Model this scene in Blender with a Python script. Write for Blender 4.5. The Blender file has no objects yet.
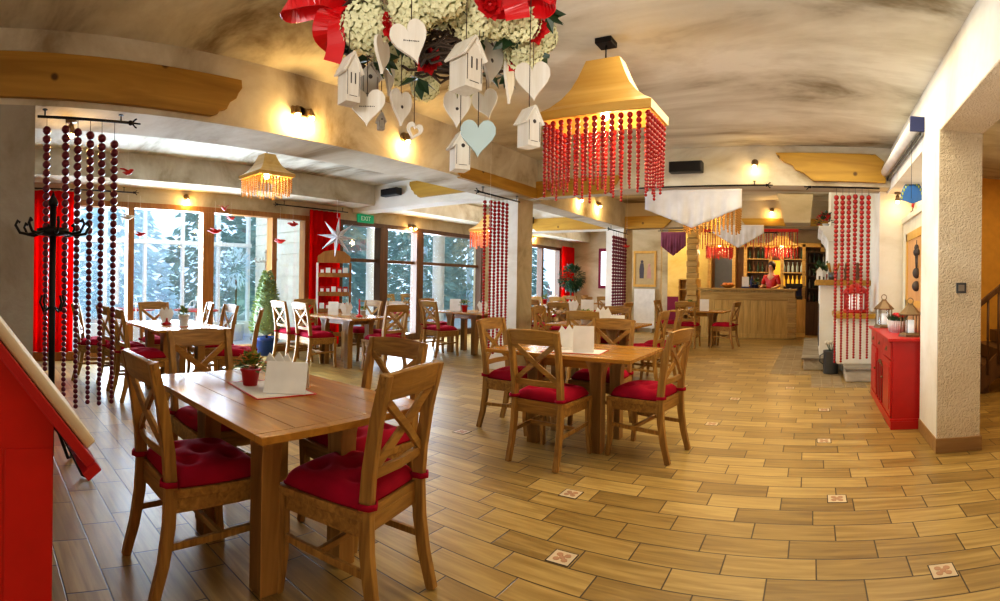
import bpy, bmesh, math, random
from mathutils import Vector, Matrix
random.seed(7)
C = bpy.context.scene.collection
PI = math.pi
R = math.radians

# ------------------------------------------------------------------ camera model (a stitched panorama)
F = 530.0; XN = 812.0; Y0 = 283.0; H = 1.30; ROLL = R(-0.9)
HD = (XN - 500) / F
def ray(px, py):
    u = (px - 500) / F; v = (Y0 - py) / F
    x, y, z = math.sin(u), v, math.cos(u)
    c, s = math.cos(ROLL), math.sin(ROLL)
    x, y = x*c + y*s, -x*s + y*c
    return Vector((x*math.cos(HD) - z*math.sin(HD), x*math.sin(HD) + z*math.cos(HD), y))
CAM = Vector((0, 0, H))
def pz(px, py, z): a = ray(px, py); return CAM + a*((z - H)/a.z)
def pX(px, py, X): a = ray(px, py); return CAM + a*(X/a.x)
def pY(px, py, Y): a = ray(px, py); return CAM + a*(Y/a.y)
def pr(px, py, r): a = ray(px, py); return CAM + a*(r/math.hypot(a.x, a.y))

# ------------------------------------------------------------------ mesh builder
class MB:
    def __init__(s): s.v = []; s.f = []; s.m = []; s.sm = []
    def add(s, vs, fs, m=0, smooth=False):
        b = len(s.v); s.v += [tuple(v) for v in vs]
        for f in fs: s.f.append([b+i for i in f]); s.m.append(m); s.sm.append(smooth)
        return s
    def box(s, c, d, rz=0, m=0, M=None):
        x, y, z = d[0]/2, d[1]/2, d[2]/2
        vs = [Vector(p) for p in ((-x,-y,-z),(x,-y,-z),(x,y,-z),(-x,y,-z),(-x,-y,z),(x,-y,z),(x,y,z),(-x,y,z))]
        if M is not None: vs = [M @ v for v in vs]
        if rz: vs = [Matrix.Rotation(rz, 3, 'Z') @ v for v in vs]
        return s.add([v + Vector(c) for v in vs], [(0,3,2,1),(4,5,6,7),(0,1,5,4),(1,2,6,5),(2,3,7,6),(3,0,4,7)], m)
    def bx(s, x0, x1, y0, y1, z0, z1, m=0):
        return s.box(((x0+x1)/2,(y0+y1)/2,(z0+z1)/2), (abs(x1-x0),abs(y1-y0),abs(z1-z0)), 0, m)
    def prism(s, poly, f, m=0, smooth=False):
        """poly: 2d outline, f(u,v,k) -> 3d point for k=0,1"""
        n = len(poly)
        vs = [f(u, v, 0) for u, v in poly] + [f(u, v, 1) for u, v in poly]
        fs = [list(range(n))[::-1], list(range(n, 2*n))]
        s.add(vs, fs, m)
        b = len(s.v) - 2*n
        for i in range(n):
            j = (i+1) % n
            s.f.append([b+i, b+j, b+n+j, b+n+i]); s.m.append(m); s.sm.append(smooth)
        return s
    def strip(s, path, w, W, T, m=0, smooth=False):
        """rectangular section swept along a path; w = width direction"""
        path = [Vector(p) for p in path]; n = len(path); vs = []
        for i, p in enumerate(path):
            t = (path[min(i+1,n-1)] - path[max(i-1,0)]).normalized()
            ww = Vector(w) if not callable(w) else Vector(w(i/(n-1)))
            ww = (ww - t*ww.dot(t)).normalized(); nn = t.cross(ww)
            a = W if not callable(W) else W(i/(n-1)); b = T if not callable(T) else T(i/(n-1))
            vs += [p - ww*a/2 - nn*b/2, p + ww*a/2 - nn*b/2, p + ww*a/2 + nn*b/2, p - ww*a/2 + nn*b/2]
        fs = [(3,2,1,0), tuple(4*(n-1)+k for k in range(4))]
        for i in range(n-1):
            for k in range(4):
                a = 4*i + k; b = 4*i + (k+1) % 4
                fs.append((a, b, b+4, a+4))
        return s.add(vs, fs, m, smooth)
    def tube(s, path, r, n=8, m=0):
        path = [Vector(p) for p in path]; N = len(path); vs = []; up = None
        for i, p in enumerate(path):
            t = (path[min(i+1,N-1)] - path[max(i-1,0)]).normalized()
            if up is None: up = Vector((0,0,1)) if abs(t.z) < .9 else Vector((1,0,0))
            a = (up - t*up.dot(t)).normalized(); b = t.cross(a); up = a
            rr = r if not callable(r) else r(i/(N-1))
            vs += [p + a*rr*math.cos(2*PI*k/n) + b*rr*math.sin(2*PI*k/n) for k in range(n)]
        fs = [tuple(range(n))[::-1], tuple(n*(N-1)+k for k in range(n))]
        for i in range(N-1):
            for k in range(n):
                a = n*i+k; b = n*i+(k+1) % n
                fs.append((a, b, b+n, a+n))
        return s.add(vs, fs, m, True)
    def lathe(s, prof, c=(0,0,0), n=16, m=0, smooth=True, sx=1, sy=1, a0=0):
        vs = []; N = len(prof)
        for r, z in prof:
            vs += [(c[0]+sx*r*math.cos(a0+2*PI*k/n), c[1]+sy*r*math.sin(a0+2*PI*k/n), c[2]+z) for k in range(n)]
        fs = []
        for i in range(N-1):
            for k in range(n):
                a = n*i+k; b = n*i+(k+1) % n
                fs.append((a, b, b+n, a+n))
        s.add(vs, fs, m, smooth)
        b = len(s.v) - N*n
        s.f.append([b+k for k in range(n)][::-1]); s.m.append(m); s.sm.append(False)
        s.f.append([b+n*(N-1)+k for k in range(n)]); s.m.append(m); s.sm.append(False)
        return s
    def ball(s, c, r, nu=8, nv=6, m=0, sz=1):
        vs = [(c[0],c[1],c[2]-r*sz)]
        for i in range(1, nv):
            a = -PI/2 + PI*i/nv
            vs += [(c[0]+r*math.cos(a)*math.cos(2*PI*k/nu), c[1]+r*math.cos(a)*math.sin(2*PI*k/nu), c[2]+r*sz*math.sin(a)) for k in range(nu)]
        vs.append((c[0],c[1],c[2]+r*sz)); L = len(vs)-1; fs = []
        for k in range(nu):
            j = (k+1) % nu
            fs.append((0, 1+j, 1+k)); fs.append((L, L-nu+k, L-nu+j))
            for i in range(nv-2):
                a = 1+i*nu
                fs.append((a+k, a+j, a+nu+j, a+nu+k))
        return s.add(vs, fs, m, True)
    def leaf(s, p, d, n, L, W, m=0, fold=.15):
        d = Vector(d).normalized(); n = Vector(n); n = (n - d*n.dot(d))
        n = n.normalized() if n.length > 1e-4 else d.orthogonal().normalized()
        w = d.cross(n); p = Vector(p)
        vs = [p, p+d*L*.45+w*W/2+n*fold*W, p+d*L, p+d*L*.45-w*W/2+n*fold*W, p+d*L*.5]
        return s.add(vs, [(0,1,4),(1,2,4),(2,3,4),(3,0,4)], m, False)
    def build(s, name, mats, parent=None, bevel=0, seg=2, loc=None, rz=0, props=None):
        me = bpy.data.meshes.new(name); me.from_pydata(s.v, [], s.f)
        if not isinstance(mats, (list, tuple)): mats = [mats]
        for m in mats: me.materials.append(m)
        for p, m, sm in zip(me.polygons, s.m, s.sm): p.material_index = m; p.use_smooth = sm
        bm = bmesh.new(); bm.from_mesh(me)
        bmesh.ops.recalc_face_normals(bm, faces=bm.faces)
        if bevel:
            es = [e for e in bm.edges if len(e.link_faces) == 2 and e.calc_face_angle(0) > R(40)]
            bmesh.ops.bevel(bm, geom=es, offset=bevel, segments=seg, affect='EDGES', profile=.6, clamp_overlap=True)
        bm.to_mesh(me); bm.free(); me.update()
        o = bpy.data.objects.new(name, me); C.objects.link(o)
        if parent: o.parent = parent
        if loc is not None: o.location = loc
        if rz: o.rotation_euler.z = rz
        if props: 
            for k, v in props.items(): o[k] = v
        return o

def tag(o, label, cat, group=None, kind=None):
    o['label'] = label; o['category'] = cat
    if group: o['group'] = group
    if kind: o['kind'] = kind
    return o
def thing(name, label, cat, loc=(0,0,0), rz=0, group=None):
    o = bpy.data.objects.new(name, None); C.objects.link(o); o.empty_display_size = .1
    o.location = loc; o.rotation_euler = (0,0,rz)
    return tag(o, label, cat, group)
def children(o): return CH.get(o.name) or [c for c in bpy.data.objects if c.parent == o]
CH = {}
def kids(o):
    if o.name not in CH: CH[o.name] = [c for c in bpy.data.objects if c.parent == o]
    return CH[o.name]
def copy_tree(o, parent=None):
    c = o.copy(); C.objects.link(c)
    if parent: c.parent = parent
    new = []
    for ch in kids(o): new.append(copy_tree(ch, c))
    CH[c.name] = new
    return c
def struct(mb, name, m, label, cat='structure', parent=None, bevel=0):
    o = mb.build(name, m, parent, bevel)
    if not parent: tag(o, label, cat)
    o['kind'] = 'structure'
    return o

# ------------------------------------------------------------------ materials
def new_mat(name):
    m = bpy.data.materials.new(name); m.use_nodes = True
    nt = m.node_tree; return m, nt, nt.nodes['Principled BSDF']
def mat(name, col, rough=.6, metal=0, emit=None, es=0, spec=.5, sub=0):
    m, nt, b = new_mat(name)
    b.inputs['Base Color'].default_value = (*col, 1); b.inputs['Roughness'].default_value = rough
    b.inputs['Metallic'].default_value = metal; b.inputs['Specular IOR Level'].default_value = spec
    if emit: b.inputs['Emission Color'].default_value = (*emit, 1); b.inputs['Emission Strength'].default_value = es
    # slight procedural variation so that nothing is perfectly flat
    tc = nt.nodes.new('ShaderNodeTexCoord'); n = nt.nodes.new('ShaderNodeTexNoise'); n.inputs['Scale'].default_value = 9
    n.inputs['Detail'].default_value = 3
    nt.links.new(tc.outputs['Object'], n.inputs['Vector'])
    mx = nt.nodes.new('ShaderNodeMix'); mx.data_type = 'RGBA'
    mx.inputs[6].default_value = (*[c*.82 for c in col], 1); mx.inputs[7].default_value = (*[min(1, c*1.12) for c in col], 1)
    nt.links.new(n.outputs['Fac'], mx.inputs[0]); nt.links.new(mx.outputs[2], b.inputs['Base Color'])
    return m
def ramp(nt, stops):
    r = nt.nodes.new('ShaderNodeValToRGB'); e = r.color_ramp.elements
    while len(e) < len(stops): e.new(.5)
    for k, (p, c) in zip(e, stops): k.position = p; k.color = (*c, 1)
    return r
def wood(name, c1, c2, axis=2, scale=1.0, rough=.4, spec=.45, knots=False):
    m, nt, b = new_mat(name); L = nt.links.new
    tc = nt.nodes.new('ShaderNodeTexCoord'); mp = nt.nodes.new('ShaderNodeMapping')
    sc = [14*scale]*3; sc[axis] = 1.3*scale; mp.inputs['Scale'].default_value = sc
    L(tc.outputs['Object'], mp.inputs['Vector'])
    n = nt.nodes.new('ShaderNodeTexNoise'); n.inputs['Scale'].default_value = 1.6; n.inputs['Detail'].default_value = 7; n.inputs['Distortion'].default_value = .9
    L(mp.outputs['Vector'], n.inputs['Vector'])
    r = ramp(nt, [(.3, c2), (.52, [(a+d)/2 for a, d in zip(c1, c2)]), (.7, c1)])
    L(n.outputs['Fac'], r.inputs['Fac']); out = r.outputs['Color']
    if knots:
        v = nt.nodes.new('ShaderNodeTexVoronoi'); v.inputs['Scale'].default_value = 2.1
        v.voronoi_dimensions = '2D'; sp = nt.nodes.new('ShaderNodeSeparateXYZ'); cb = nt.nodes.new('ShaderNodeCombineXYZ')
        L(tc.outputs['Object'], sp.inputs[0]); L(sp.outputs[axis], cb.inputs[0]); L(sp.outputs[2], cb.inputs[1]); L(cb.outputs[0], v.inputs['Vector'])
        kr = ramp(nt, [(.035, (.10,.05,.015)), (.075, (1,1,1))]); L(v.outputs['Distance'], kr.inputs['Fac'])
        mx = nt.nodes.new('ShaderNodeMix'); mx.data_type = 'RGBA'; mx.blend_type = 'MULTIPLY'; mx.inputs[0].default_value = .8
        L(out, mx.inputs[6]); L(kr.outputs['Color'], mx.inputs[7]); out = mx.outputs[2]
    L(out, b.inputs['Base Color']); b.inputs['Roughness'].default_value = rough; b.inputs['Specular IOR Level'].default_value = spec
    bp = nt.nodes.new('ShaderNodeBump'); bp.inputs['Strength'].default_value = .12; bp.inputs['Distance'].default_value = .01
    L(n.outputs['Fac'], bp.inputs['Height']); L(bp.outputs['Normal'], b.inputs['Normal'])
    return m
def plaster(name, c1, c2, c3, scale=.6, bump=.15, bscale=22, swirl=False):
    m, nt, b = new_mat(name); L = nt.links.new
    tc = nt.nodes.new('ShaderNodeTexCoord')
    mp = nt.nodes.new('ShaderNodeMapping'); mp.inputs['Scale'].default_value = (.6, 1.5, 1.4)
    L(tc.outputs['Object'], mp.inputs['Vector'])
    n = nt.nodes.new('ShaderNodeTexNoise'); n.inputs['Scale'].default_value = scale; n.inputs['Detail'].default_value = 6; n.inputs['Roughness'].default_value = .62; n.inputs['Distortion'].default_value = .5
    L(mp.outputs['Vector'], n.inputs['Vector'])
    r = ramp(nt, [(.32, c3), (.45, c2), (.62, c1)]); L(n.outputs['Fac'], r.inputs['Fac'])
    L(r.outputs['Color'], b.inputs['Base Color']); b.inputs['Roughness'].default_value = .85; b.inputs['Specular IOR Level'].default_value = .2
    n2 = nt.nodes.new('ShaderNodeTexNoise'); n2.inputs['Scale'].default_value = bscale; n2.inputs['Detail'].default_value = 5 if not swirl else 1.5
    n2.inputs['Distortion'].default_value = 2.2 if swirl else .4
    L(tc.outputs['Object'], n2.inputs['Vector'])
    bp = nt.nodes.new('ShaderNodeBump'); bp.inputs['Strength'].default_value = bump; bp.inputs['Distance'].default_value = .02
    L(n2.outputs['Fac'], bp.inputs['Height']); L(bp.outputs['Normal'], b.inputs['Normal'])
    return m
def cloth(name, col, rough=.9, sheen=.3, scale=300, lo=.75):
    m, nt, b = new_mat(name); L = nt.links.new
    tc = nt.nodes.new('ShaderNodeTexCoord'); n = nt.nodes.new('ShaderNodeTexNoise'); n.inputs['Scale'].default_value = 6; n.inputs['Detail'].default_value = 4
    L(tc.outputs['Object'], n.inputs['Vector'])
    r = ramp(nt, [(.3, [c*lo for c in col]), (.7, [min(1, c*1.15) for c in col])]); L(n.outputs['Fac'], r.inputs['Fac'])
    L(r.outputs['Color'], b.inputs['Base Color']); b.inputs['Roughness'].default_value = rough; b.inputs['Specular IOR Level'].default_value = .2
    b.inputs['Sheen Weight'].default_value = sheen; b.inputs['Sheen Tint'].default_value = (*col, 1)
    w = nt.nodes.new('ShaderNodeTexNoise'); w.inputs['Scale'].default_value = scale; L(tc.outputs['Object'], w.inputs['Vector'])
    bp = nt.nodes.new('ShaderNodeBump'); bp.inputs['Strength'].default_value = .15; bp.inputs['Distance'].default_value = .003
    L(w.outputs['Fac'], bp.inputs['Height']); L(bp.outputs['Normal'], b.inputs['Normal'])
    return m
def translucent(name, col, amt=.5, lo=.75):
    m = cloth(name, col, .9, .1, 300, lo); nt = m.node_tree; b = nt.nodes['Principled BSDF']; out = nt.nodes['Material Output']
    t = nt.nodes.new('ShaderNodeBsdfTranslucent'); t.inputs['Color'].default_value = (*col, 1)
    mx = nt.nodes.new('ShaderNodeMixShader'); mx.inputs[0].default_value = amt
    nt.links.new(b.outputs[0], mx.inputs[1]); nt.links.new(t.outputs[0], mx.inputs[2]); nt.links.new(mx.outputs[0], out.inputs['Surface'])
    return m
def glass(name, tint=(.93,.97,1), gl=.06):
    m, nt, b = new_mat(name); nt.nodes.remove(b); out = nt.nodes['Material Output']
    t = nt.nodes.new('ShaderNodeBsdfTransparent'); t.inputs['Color'].default_value = (*tint, 1)
    g = nt.nodes.new('ShaderNodeBsdfGlossy'); g.inputs['Roughness'].default_value = .03
    mx = nt.nodes.new('ShaderNodeMixShader'); mx.inputs[0].default_value = gl
    nt.links.new(t.outputs[0], mx.inputs[1]); nt.links.new(g.outputs[0], mx.inputs[2]); nt.links.new(mx.outputs[0], out.inputs['Surface'])
    return m
def floor_mat():
    m, nt, b = new_mat('wood_look_floor_tile'); L = nt.links.new; N = nt.nodes.new
    def math_(op, a, c=None, v=None):
        n = N('ShaderNodeMath'); n.operation = op
        for i, x in enumerate((a, c)):
            if x is None: continue
            if isinstance(x, (int, float)): n.inputs[i].default_value = x
            else: L(x, n.inputs[i])
        return n.outputs[0]
    TL, TW, G = .435, .182, .0042
    tc = N('ShaderNodeTexCoord'); sx = N('ShaderNodeSeparateXYZ'); L(tc.outputs['Object'], sx.inputs[0])
    yv = math_('DIVIDE', sx.outputs['Y'], TW); row = math_('FLOOR', yv)
    sh = math_('FRACT', math_('MULTIPLY', row, .3671))
    wob = N('ShaderNodeTexWhiteNoise'); wob.noise_dimensions = '1D'; L(row, wob.inputs['W'])
    sh = math_('ADD', sh, math_('MULTIPLY', wob.outputs['Value'], .18))
    xv = math_('ADD', math_('DIVIDE', sx.outputs['X'], TL), sh); colm = math_('FLOOR', xv)
    fy = math_('FRACT', yv); fx = math_('FRACT', xv)
    dy = math_('MULTIPLY', math_('MINIMUM', fy, math_('SUBTRACT', 1, fy)), TW)
    dx = math_('MULTIPLY', math_('MINIMUM', fx, math_('SUBTRACT', 1, fx)), TL)
    dd = math_('MINIMUM', dx, dy)
    ms = N('ShaderNodeMapRange'); ms.inputs[1].default_value = G*.5; ms.inputs[2].default_value = G*1.1; L(dd, ms.inputs[0])
    wn = N('ShaderNodeTexWhiteNoise'); wn.noise_dimensions = '2D'; cb = N('ShaderNodeCombineXYZ'); L(colm, cb.inputs[0]); L(row, cb.inputs[1]); L(cb.outputs[0], wn.inputs['Vector'])
    # grain, shifted tile by tile
    mp = N('ShaderNodeMapping'); mp.inputs['Scale'].default_value = (2.2, 26, 1); L(tc.outputs['Object'], mp.inputs['Vector'])
    off = N('ShaderNodeVectorMath'); off.operation = 'ADD'; L(mp.outputs['Vector'], off.inputs[0])
    sc = N('ShaderNodeVectorMath'); sc.operation = 'SCALE'; sc.inputs['Scale'].default_value = 40; L(wn.outputs['Color'], sc.inputs[0]); L(sc.outputs[0], off.inputs[1])
    gn = N('ShaderNodeTexNoise'); gn.inputs['Scale'].default_value = 1.0; gn.inputs['Detail'].default_value = 6; gn.inputs['Distortion'].default_value = .6; L(off.outputs[0], gn.inputs['Vector'])
    val = math_('ADD', math_('MULTIPLY', gn.outputs['Fac'], .75), math_('MULTIPLY', wn.outputs['Value'], .28))
    r = ramp(nt, [(.26, (.19,.115,.032)), (.5, (.33,.215,.065)), (.74, (.50,.35,.125))]); L(val, r.inputs['Fac'])
    mx = N('ShaderNodeMix'); mx.data_type = 'RGBA'; mx.inputs[6].default_value = (.055,.035,.018,1); L(ms.outputs[0], mx.inputs[0]); L(r.outputs['Color'], mx.inputs[7])
    L(mx.outputs[2], b.inputs['Base Color'])
    rr = N('ShaderNodeMapRange'); rr.inputs[3].default_value = .26; rr.inputs[4].default_value = .46; L(gn.outputs['Fac'], rr.inputs[0]); L(rr.outputs[0], b.inputs['Roughness'])
    bp = N('ShaderNodeBump'); bp.inputs['Strength'].default_value = .35; bp.inputs['Distance'].default_value = .004
    L(math_('ADD', ms.outputs[0], math_('MULTIPLY', gn.outputs['Fac'], .25)), bp.inputs['Height']); L(bp.outputs['Normal'], b.inputs['Normal'])
    b.inputs['Specular IOR Level'].default_value = .5
    return m

M = {}
M['floor'] = floor_mat()
M['ceil'] = plaster('ceiling_plaster', (.78,.765,.69), (.58,.55,.465), (.23,.185,.12), .75, .14, 14)
M['beamp'] = plaster('beam_plaster', (.72,.68,.58), (.56,.50,.39), (.35,.28,.18), .9, .14, 18)
M['wallp'] = plaster('wall_plaster', (.80,.78,.72), (.70,.67,.59), (.55,.50,.41), .9, .1, 16)
M['tanp'] = plaster('tan_plaster', (.58,.50,.36), (.48,.40,.27), (.36,.29,.18), 1.0, .12, 16)
M['stucco'] = plaster('swirled_stucco', (.84,.74,.58), (.78,.67,.50), (.68,.57,.41), 1.2, 1.0, 24, True)
M['white_plaster'] = plaster('white_plaster', (.86,.84,.79), (.80,.77,.70), (.70,.66,.58), 1.0, .08, 20)
M['greyp'] = plaster('grey_plaster', (.42,.40,.36), (.36,.33,.29), (.28,.25,.20), .9, .25, 30)
M['chair'] = wood('golden_brown_chair_wood', (.45,.25,.062), (.225,.112,.025), 2, 1.6, .38)
M['chairx'] = wood('golden_brown_rail_wood', (.45,.25,.062), (.225,.112,.025), 0, 1.6, .38)
M['table'] = wood('honey_table_wood', (.52,.255,.045), (.30,.13,.018), 0, .7, .25, .5)
M['tleg'] = wood('honey_table_leg_wood', (.46,.255,.072), (.29,.145,.033), 2, .8, .4)
M['pine'] = wood('knotty_yellow_pine', (.54,.325,.045), (.38,.205,.024), 0, .5, .42, .4, True)
M['piney'] = wood('knotty_yellow_pine_lengthwise', (.50,.29,.05), (.33,.175,.025), 1, .5, .42, .4, True)
M['lampwood'] = wood('varnished_lamp_plywood', (.66,.41,.12), (.52,.29,.06), 0, .4, .3)
M['frame'] = wood('orange_brown_window_wood', (.40,.18,.045), (.26,.10,.02), 2, 1, .35)
M['dframe'] = wood('dark_brown_window_wood', (.13,.06,.025), (.08,.035,.015), 2, 1, .4)
M['bar'] = wood('bar_pine_boards', (.72,.49,.18), (.50,.31,.09), 2, .7, .45, .4, True)
M['bartop'] = wood('bar_top_wood', (.62,.41,.15), (.42,.25,.07), 0, .6, .35)
M['dwood'] = wood('dark_brown_wood', (.16,.08,.03), (.09,.04,.015), 2, .8, .45)
M['red'] = mat('red_painted_wood', (.50,.012,.009), .32)
M['redd'] = mat('dark_red_paint', (.38,.010,.012), .4)
M['cushion'] = cloth('crimson_cushion_fabric', (.34,.003,.028), .85, .4, 250)
M['curtain'] = translucent('red_curtain_fabric', (.95,.015,.012), .7)
M['bead'] = mat('dark_red_bead', (.13,.005,.022), .3)
M['beadr'] = mat('bright_red_bead', (.33,.008,.008), .25)
M['beada'] = mat('amber_bead', (.60,.31,.06), .35)
M['beado'] = mat('orange_bead', (.75,.14,.02), .3)
M['iron'] = mat('black_wrought_iron', (.018,.016,.016), .5, .6)
M['black'] = mat('black_plastic', (.015,.015,.017), .45)
M['white'] = mat('white_paper', (.82,.81,.79), .7)
M['linen'] = translucent('white_linen', (.66,.66,.71), .10, .97)
M['pot'] = mat('red_flower_pot', (.55,.012,.015), .4)
M['leaf'] = mat('green_leaf', (.10,.20,.035), .5)
M['leafd'] = mat('dark_green_leaf', (.025,.065,.025), .45)
M['leafy'] = mat('yellow_green_leaf', (.32,.38,.06), .5)
M['conif'] = mat('grey_green_needles', (.26,.36,.20), .7)
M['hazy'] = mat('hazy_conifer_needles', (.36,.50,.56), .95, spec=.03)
M['cream'] = mat('cream_petal', (.80,.78,.50), .7)
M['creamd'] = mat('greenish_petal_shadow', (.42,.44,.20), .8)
M['redpetal'] = mat('red_petal', (.55,.008,.012), .5)
M['orangepetal'] = mat('orange_petal', (.75,.25,.05), .5)
M['ribbon'] = mat('red_satin_ribbon', (.62,.008,.012), .28)
M['twig'] = mat('dark_twigs', (.07,.045,.03), .8)
M['paintw'] = wood('white_painted_ornament', (.80,.76,.68), (.70,.64,.54), 2, 2, .6)
M['paintg'] = mat('weathered_grey_paint', (.50,.46,.40), .7)
M['paintb'] = mat('pale_blue_paint', (.46,.58,.58), .6)
M['ink'] = mat('dark_ink', (.06,.05,.045), .7)
M['bulb'] = mat('warm_bulb', (1,.8,.5), .3, 0, (1,.72,.32), 25)
M['metal'] = mat('brushed_metal', (.45,.42,.38), .35, .9)
M['bronze'] = mat('aged_bronze', (.24,.17,.10), .45, .8)
M['stone'] = plaster('grey_hearth_stone', (.58,.53,.43), (.44,.39,.31), (.26,.22,.16), 3, .5, 9)
M['slab'] = plaster('dark_hearth_slab', (.38,.35,.30), (.30,.27,.23), (.22,.19,.16), 3, .3, 12)
M['hazyd'] = mat('misty_dark_needles', (.16,.27,.24), .95, 0, (.26,.42,.46), .22, spec=.03)  # mist put into the needle tone, with a faint glow
_h = M['hazy'].node_tree.nodes['Principled BSDF']; _h.inputs['Emission Color'].default_value = (.42,.60,.72,1); _h.inputs['Emission Strength'].default_value = .42  # haze painted in: pale blue glow lifts the shadows in the foliage
M['glass'] = glass('window_glass')
M['outpaint'] = mat('white_outdoor_paint', (.80,.80,.79), .6)
M['brickw'] = mat('white_block_wall', (.92,.86,.74), .8)
M['terr'] = mat('pale_terrace_paving', (.42,.44,.46), .7)
M['blue'] = mat('blue_glazed_pot', (.03,.09,.45), .3)
M['skin'] = mat('skin', (.60,.36,.25), .6)
M['hair'] = mat('dark_hair', (.03,.018,.012), .6)
M['yellowp'] = plaster('ochre_plaster', (.80,.58,.20), (.72,.48,.14), (.58,.36,.09), 1.2, .08, 16)
M['orangep'] = mat('orange_wall_paint', (.70,.36,.05), .7)
M['maroon'] = mat('maroon_cloth', (.20,.01,.05), .8)
M['navy'] = mat('dark_blue', (.02,.03,.12), .5)
M['teal'] = mat('peacock_blue', (.012,.10,.28), .4)
M['exitg'] = mat('green_sign', (.0,.22,.10), .5, 0, (.0,.5,.22), .3)
M['gold'] = mat('golden_glow', (.70,.40,.03), .25, 0, (.9,.5,.05), .6)  # golden lit look of bottles and panel put in as a weak glow
M['bottle'] = mat('dark_green_bottle', (.02,.05,.025), .15)
M['cream_paint'] = mat('cream_cupboard_paint', (.76,.70,.54), .55)
M['ypaint'] = wood('yellow_cupboard_wood', (.70,.42,.10), (.58,.32,.06), 2, .8, .45)
M['opaint'] = wood('orange_door_panel', (.68,.38,.16), (.58,.30,.11), 2, .8, .5)
M['galv'] = mat('galvanised_bucket', (.13,.14,.15), .4, .7)
M['page'] = mat('cream_page', (.66,.56,.38), .75)
M['candle'] = mat('white_candle', (.9,.88,.82), .5, 0, (1,.95,.85), .4)
M['fireglass'] = mat('smoky_stove_glass', (.10,.12,.16), .2)
M['pinkc'] = translucent('striped_purple_cloth', (.30,.10,.18), .3)
M['tile'] = mat('decor_tile_cream', (.62,.50,.34), .4)
M['tiled'] = mat('decor_tile_pattern', (.48,.27,.16), .4)
M['btile'] = wood('brown_base_tile', (.42,.26,.11), (.32,.18,.07), 0, .8, .4)
M['painting'] = mat('painting_ochre', (.50,.38,.20), .6)
M['paintd'] = mat('painting_dark_figure', (.08,.07,.09), .6)
M['paintl'] = mat('painting_pale_figure', (.55,.30,.25), .6)

# ================================================================== THE ROOM
ZC = 3.12; XW = -8.1
m = MB().bx(XW-.3, 4.2, -3, 17.2, -.12, 0); FLOOR = struct(m, 'floor', M['floor'], 'wood-look brown tile floor of the restaurant', 'floor')
# little decorated square tiles let into the floor
for px, py in [(562,558),(571,494),(837,499),(943,571),(824,441),(824,410),(712,424),(735,399),(683,386),(462,432),(790,388),(650,404)]:
    p = pz(px, py, 0)
    m = MB().box((p.x, p.y, .0015), (.112,.112,.003), 0, 0)
    m.box((p.x, p.y, .0018), (.122,.122,.0016), 0, 1)
    for a in range(4):
        q = Vector((p.x + .03*math.cos(a*PI/2+PI/4), p.y + .03*math.sin(a*PI/2+PI/4), .0036))
        m.lathe([(.017,-.0008),(.017,.0008)], q, 8, 2, False)
    m.lathe([(.016,-.0008),(.016,.0008)], (p.x,p.y,.0036), 8, 2, False)
    struct(m, 'decor_tile', [M['tile'], M['ink'], M['tiled']], '', parent=FLOOR)
m = MB().bx(XW-.3, 4.2, -3, 17.2, ZC, ZC+.12); struct(m, 'ceiling', M['ceil'], 'mottled beige plaster ceiling', 'ceiling')
# west wall with three window bands
HEAD = 2.5
bays = [(.62, 5.78), (6.52, 11.3), (13.1, 15.75)]
m = MB().bx(XW-.3, XW, -3, 17.2, HEAD, ZC)
ys = [-3] + [b for bay in bays for b in bay] + [17.2]
for i in range(0, len(ys), 2): m.bx(XW-.3, XW, ys[i], ys[i+1], 0, HEAD)
struct(m, 'wall_west', M['tanp'], 'window wall of tan plaster on the left side', 'wall')
m = MB().bx(XW-.0, -7.45, -3, 16.7, 2.74, ZC); struct(m, 'trim_1', M['beamp'], 'boxed plaster downstand running above the windows', 'trim')
m = MB().bx(XW-.3, -4.95, 16.7, 17.0, 0, ZC)
m = MB().bx(XW-.3, 4.2, 16.7, 17.0, 0, ZC); WN = struct(m, 'wall_north', M['tanp'], 'far plaster wall behind the bar', 'wall')
m = MB().bx(XW-.3, 4.2, -3.2, -3, 0, ZC); struct(m, 'wall_south', M['wallp'], 'plaster wall behind the viewer', 'wall')
# right side: header on a stucco pillar, recess wall, chimney wall
m = MB().bx(1.0, 1.355, -3, 7.1, 2.58, ZC); T2 = struct(m, 'trim_2', M['white_plaster'], 'plaster header beam above the right-hand opening', 'trim')
m = MB().bx(1.002, 1.353, -3, 4.09, 2.57, 2.58); struct(m, 'soffit', M['stucco'], '', parent=T2)
m = MB().bx(1.0, 1.355, 4.1, 4.76, 0, 2.58); PR = struct(m, 'pillar_right', M['stucco'], 'swirled stucco pillar beside the red cabinet', 'pillar')
m = MB().bx(.992, 1.001, 4.102, 4.76, .11, 2.58); struct(m, 'pillar_face', M['white_plaster'], '', parent=PR)  # thin paler slab laid over the west side
m = MB().bx(.985, 1.37, 4.085, 4.775, 0, .115)
struct(m, 'baseboard_right', M['btile'], 'brown tile skirting around the stucco pillar', 'baseboard', bevel=.004)
m = MB().bx(1.40, 1.47, 4.76, 7.1, 0, 2.58); m.bx(.9, 1.47, 7.1, 7.3, 0, 2.64); m.bx(.95, 1.25, 7.3, 11, 0, ZC)
m.bx(1.357, 1.40, 4.76, 7.098, 2.58, 2.64)
struct(m, 'wall_east', M['white_plaster'], 'pale plaster wall of the recess behind the red cabinet', 'wall')
m = MB().bx(4.0, 4.2, -3, 17, 0, ZC); m.bx(1.33, 4.0, 8.2, 8.35, 0, ZC)
struct(m, 'wall_stair', M['orangep'], 'orange painted wall of the stairwell on the right', 'wall')

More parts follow.
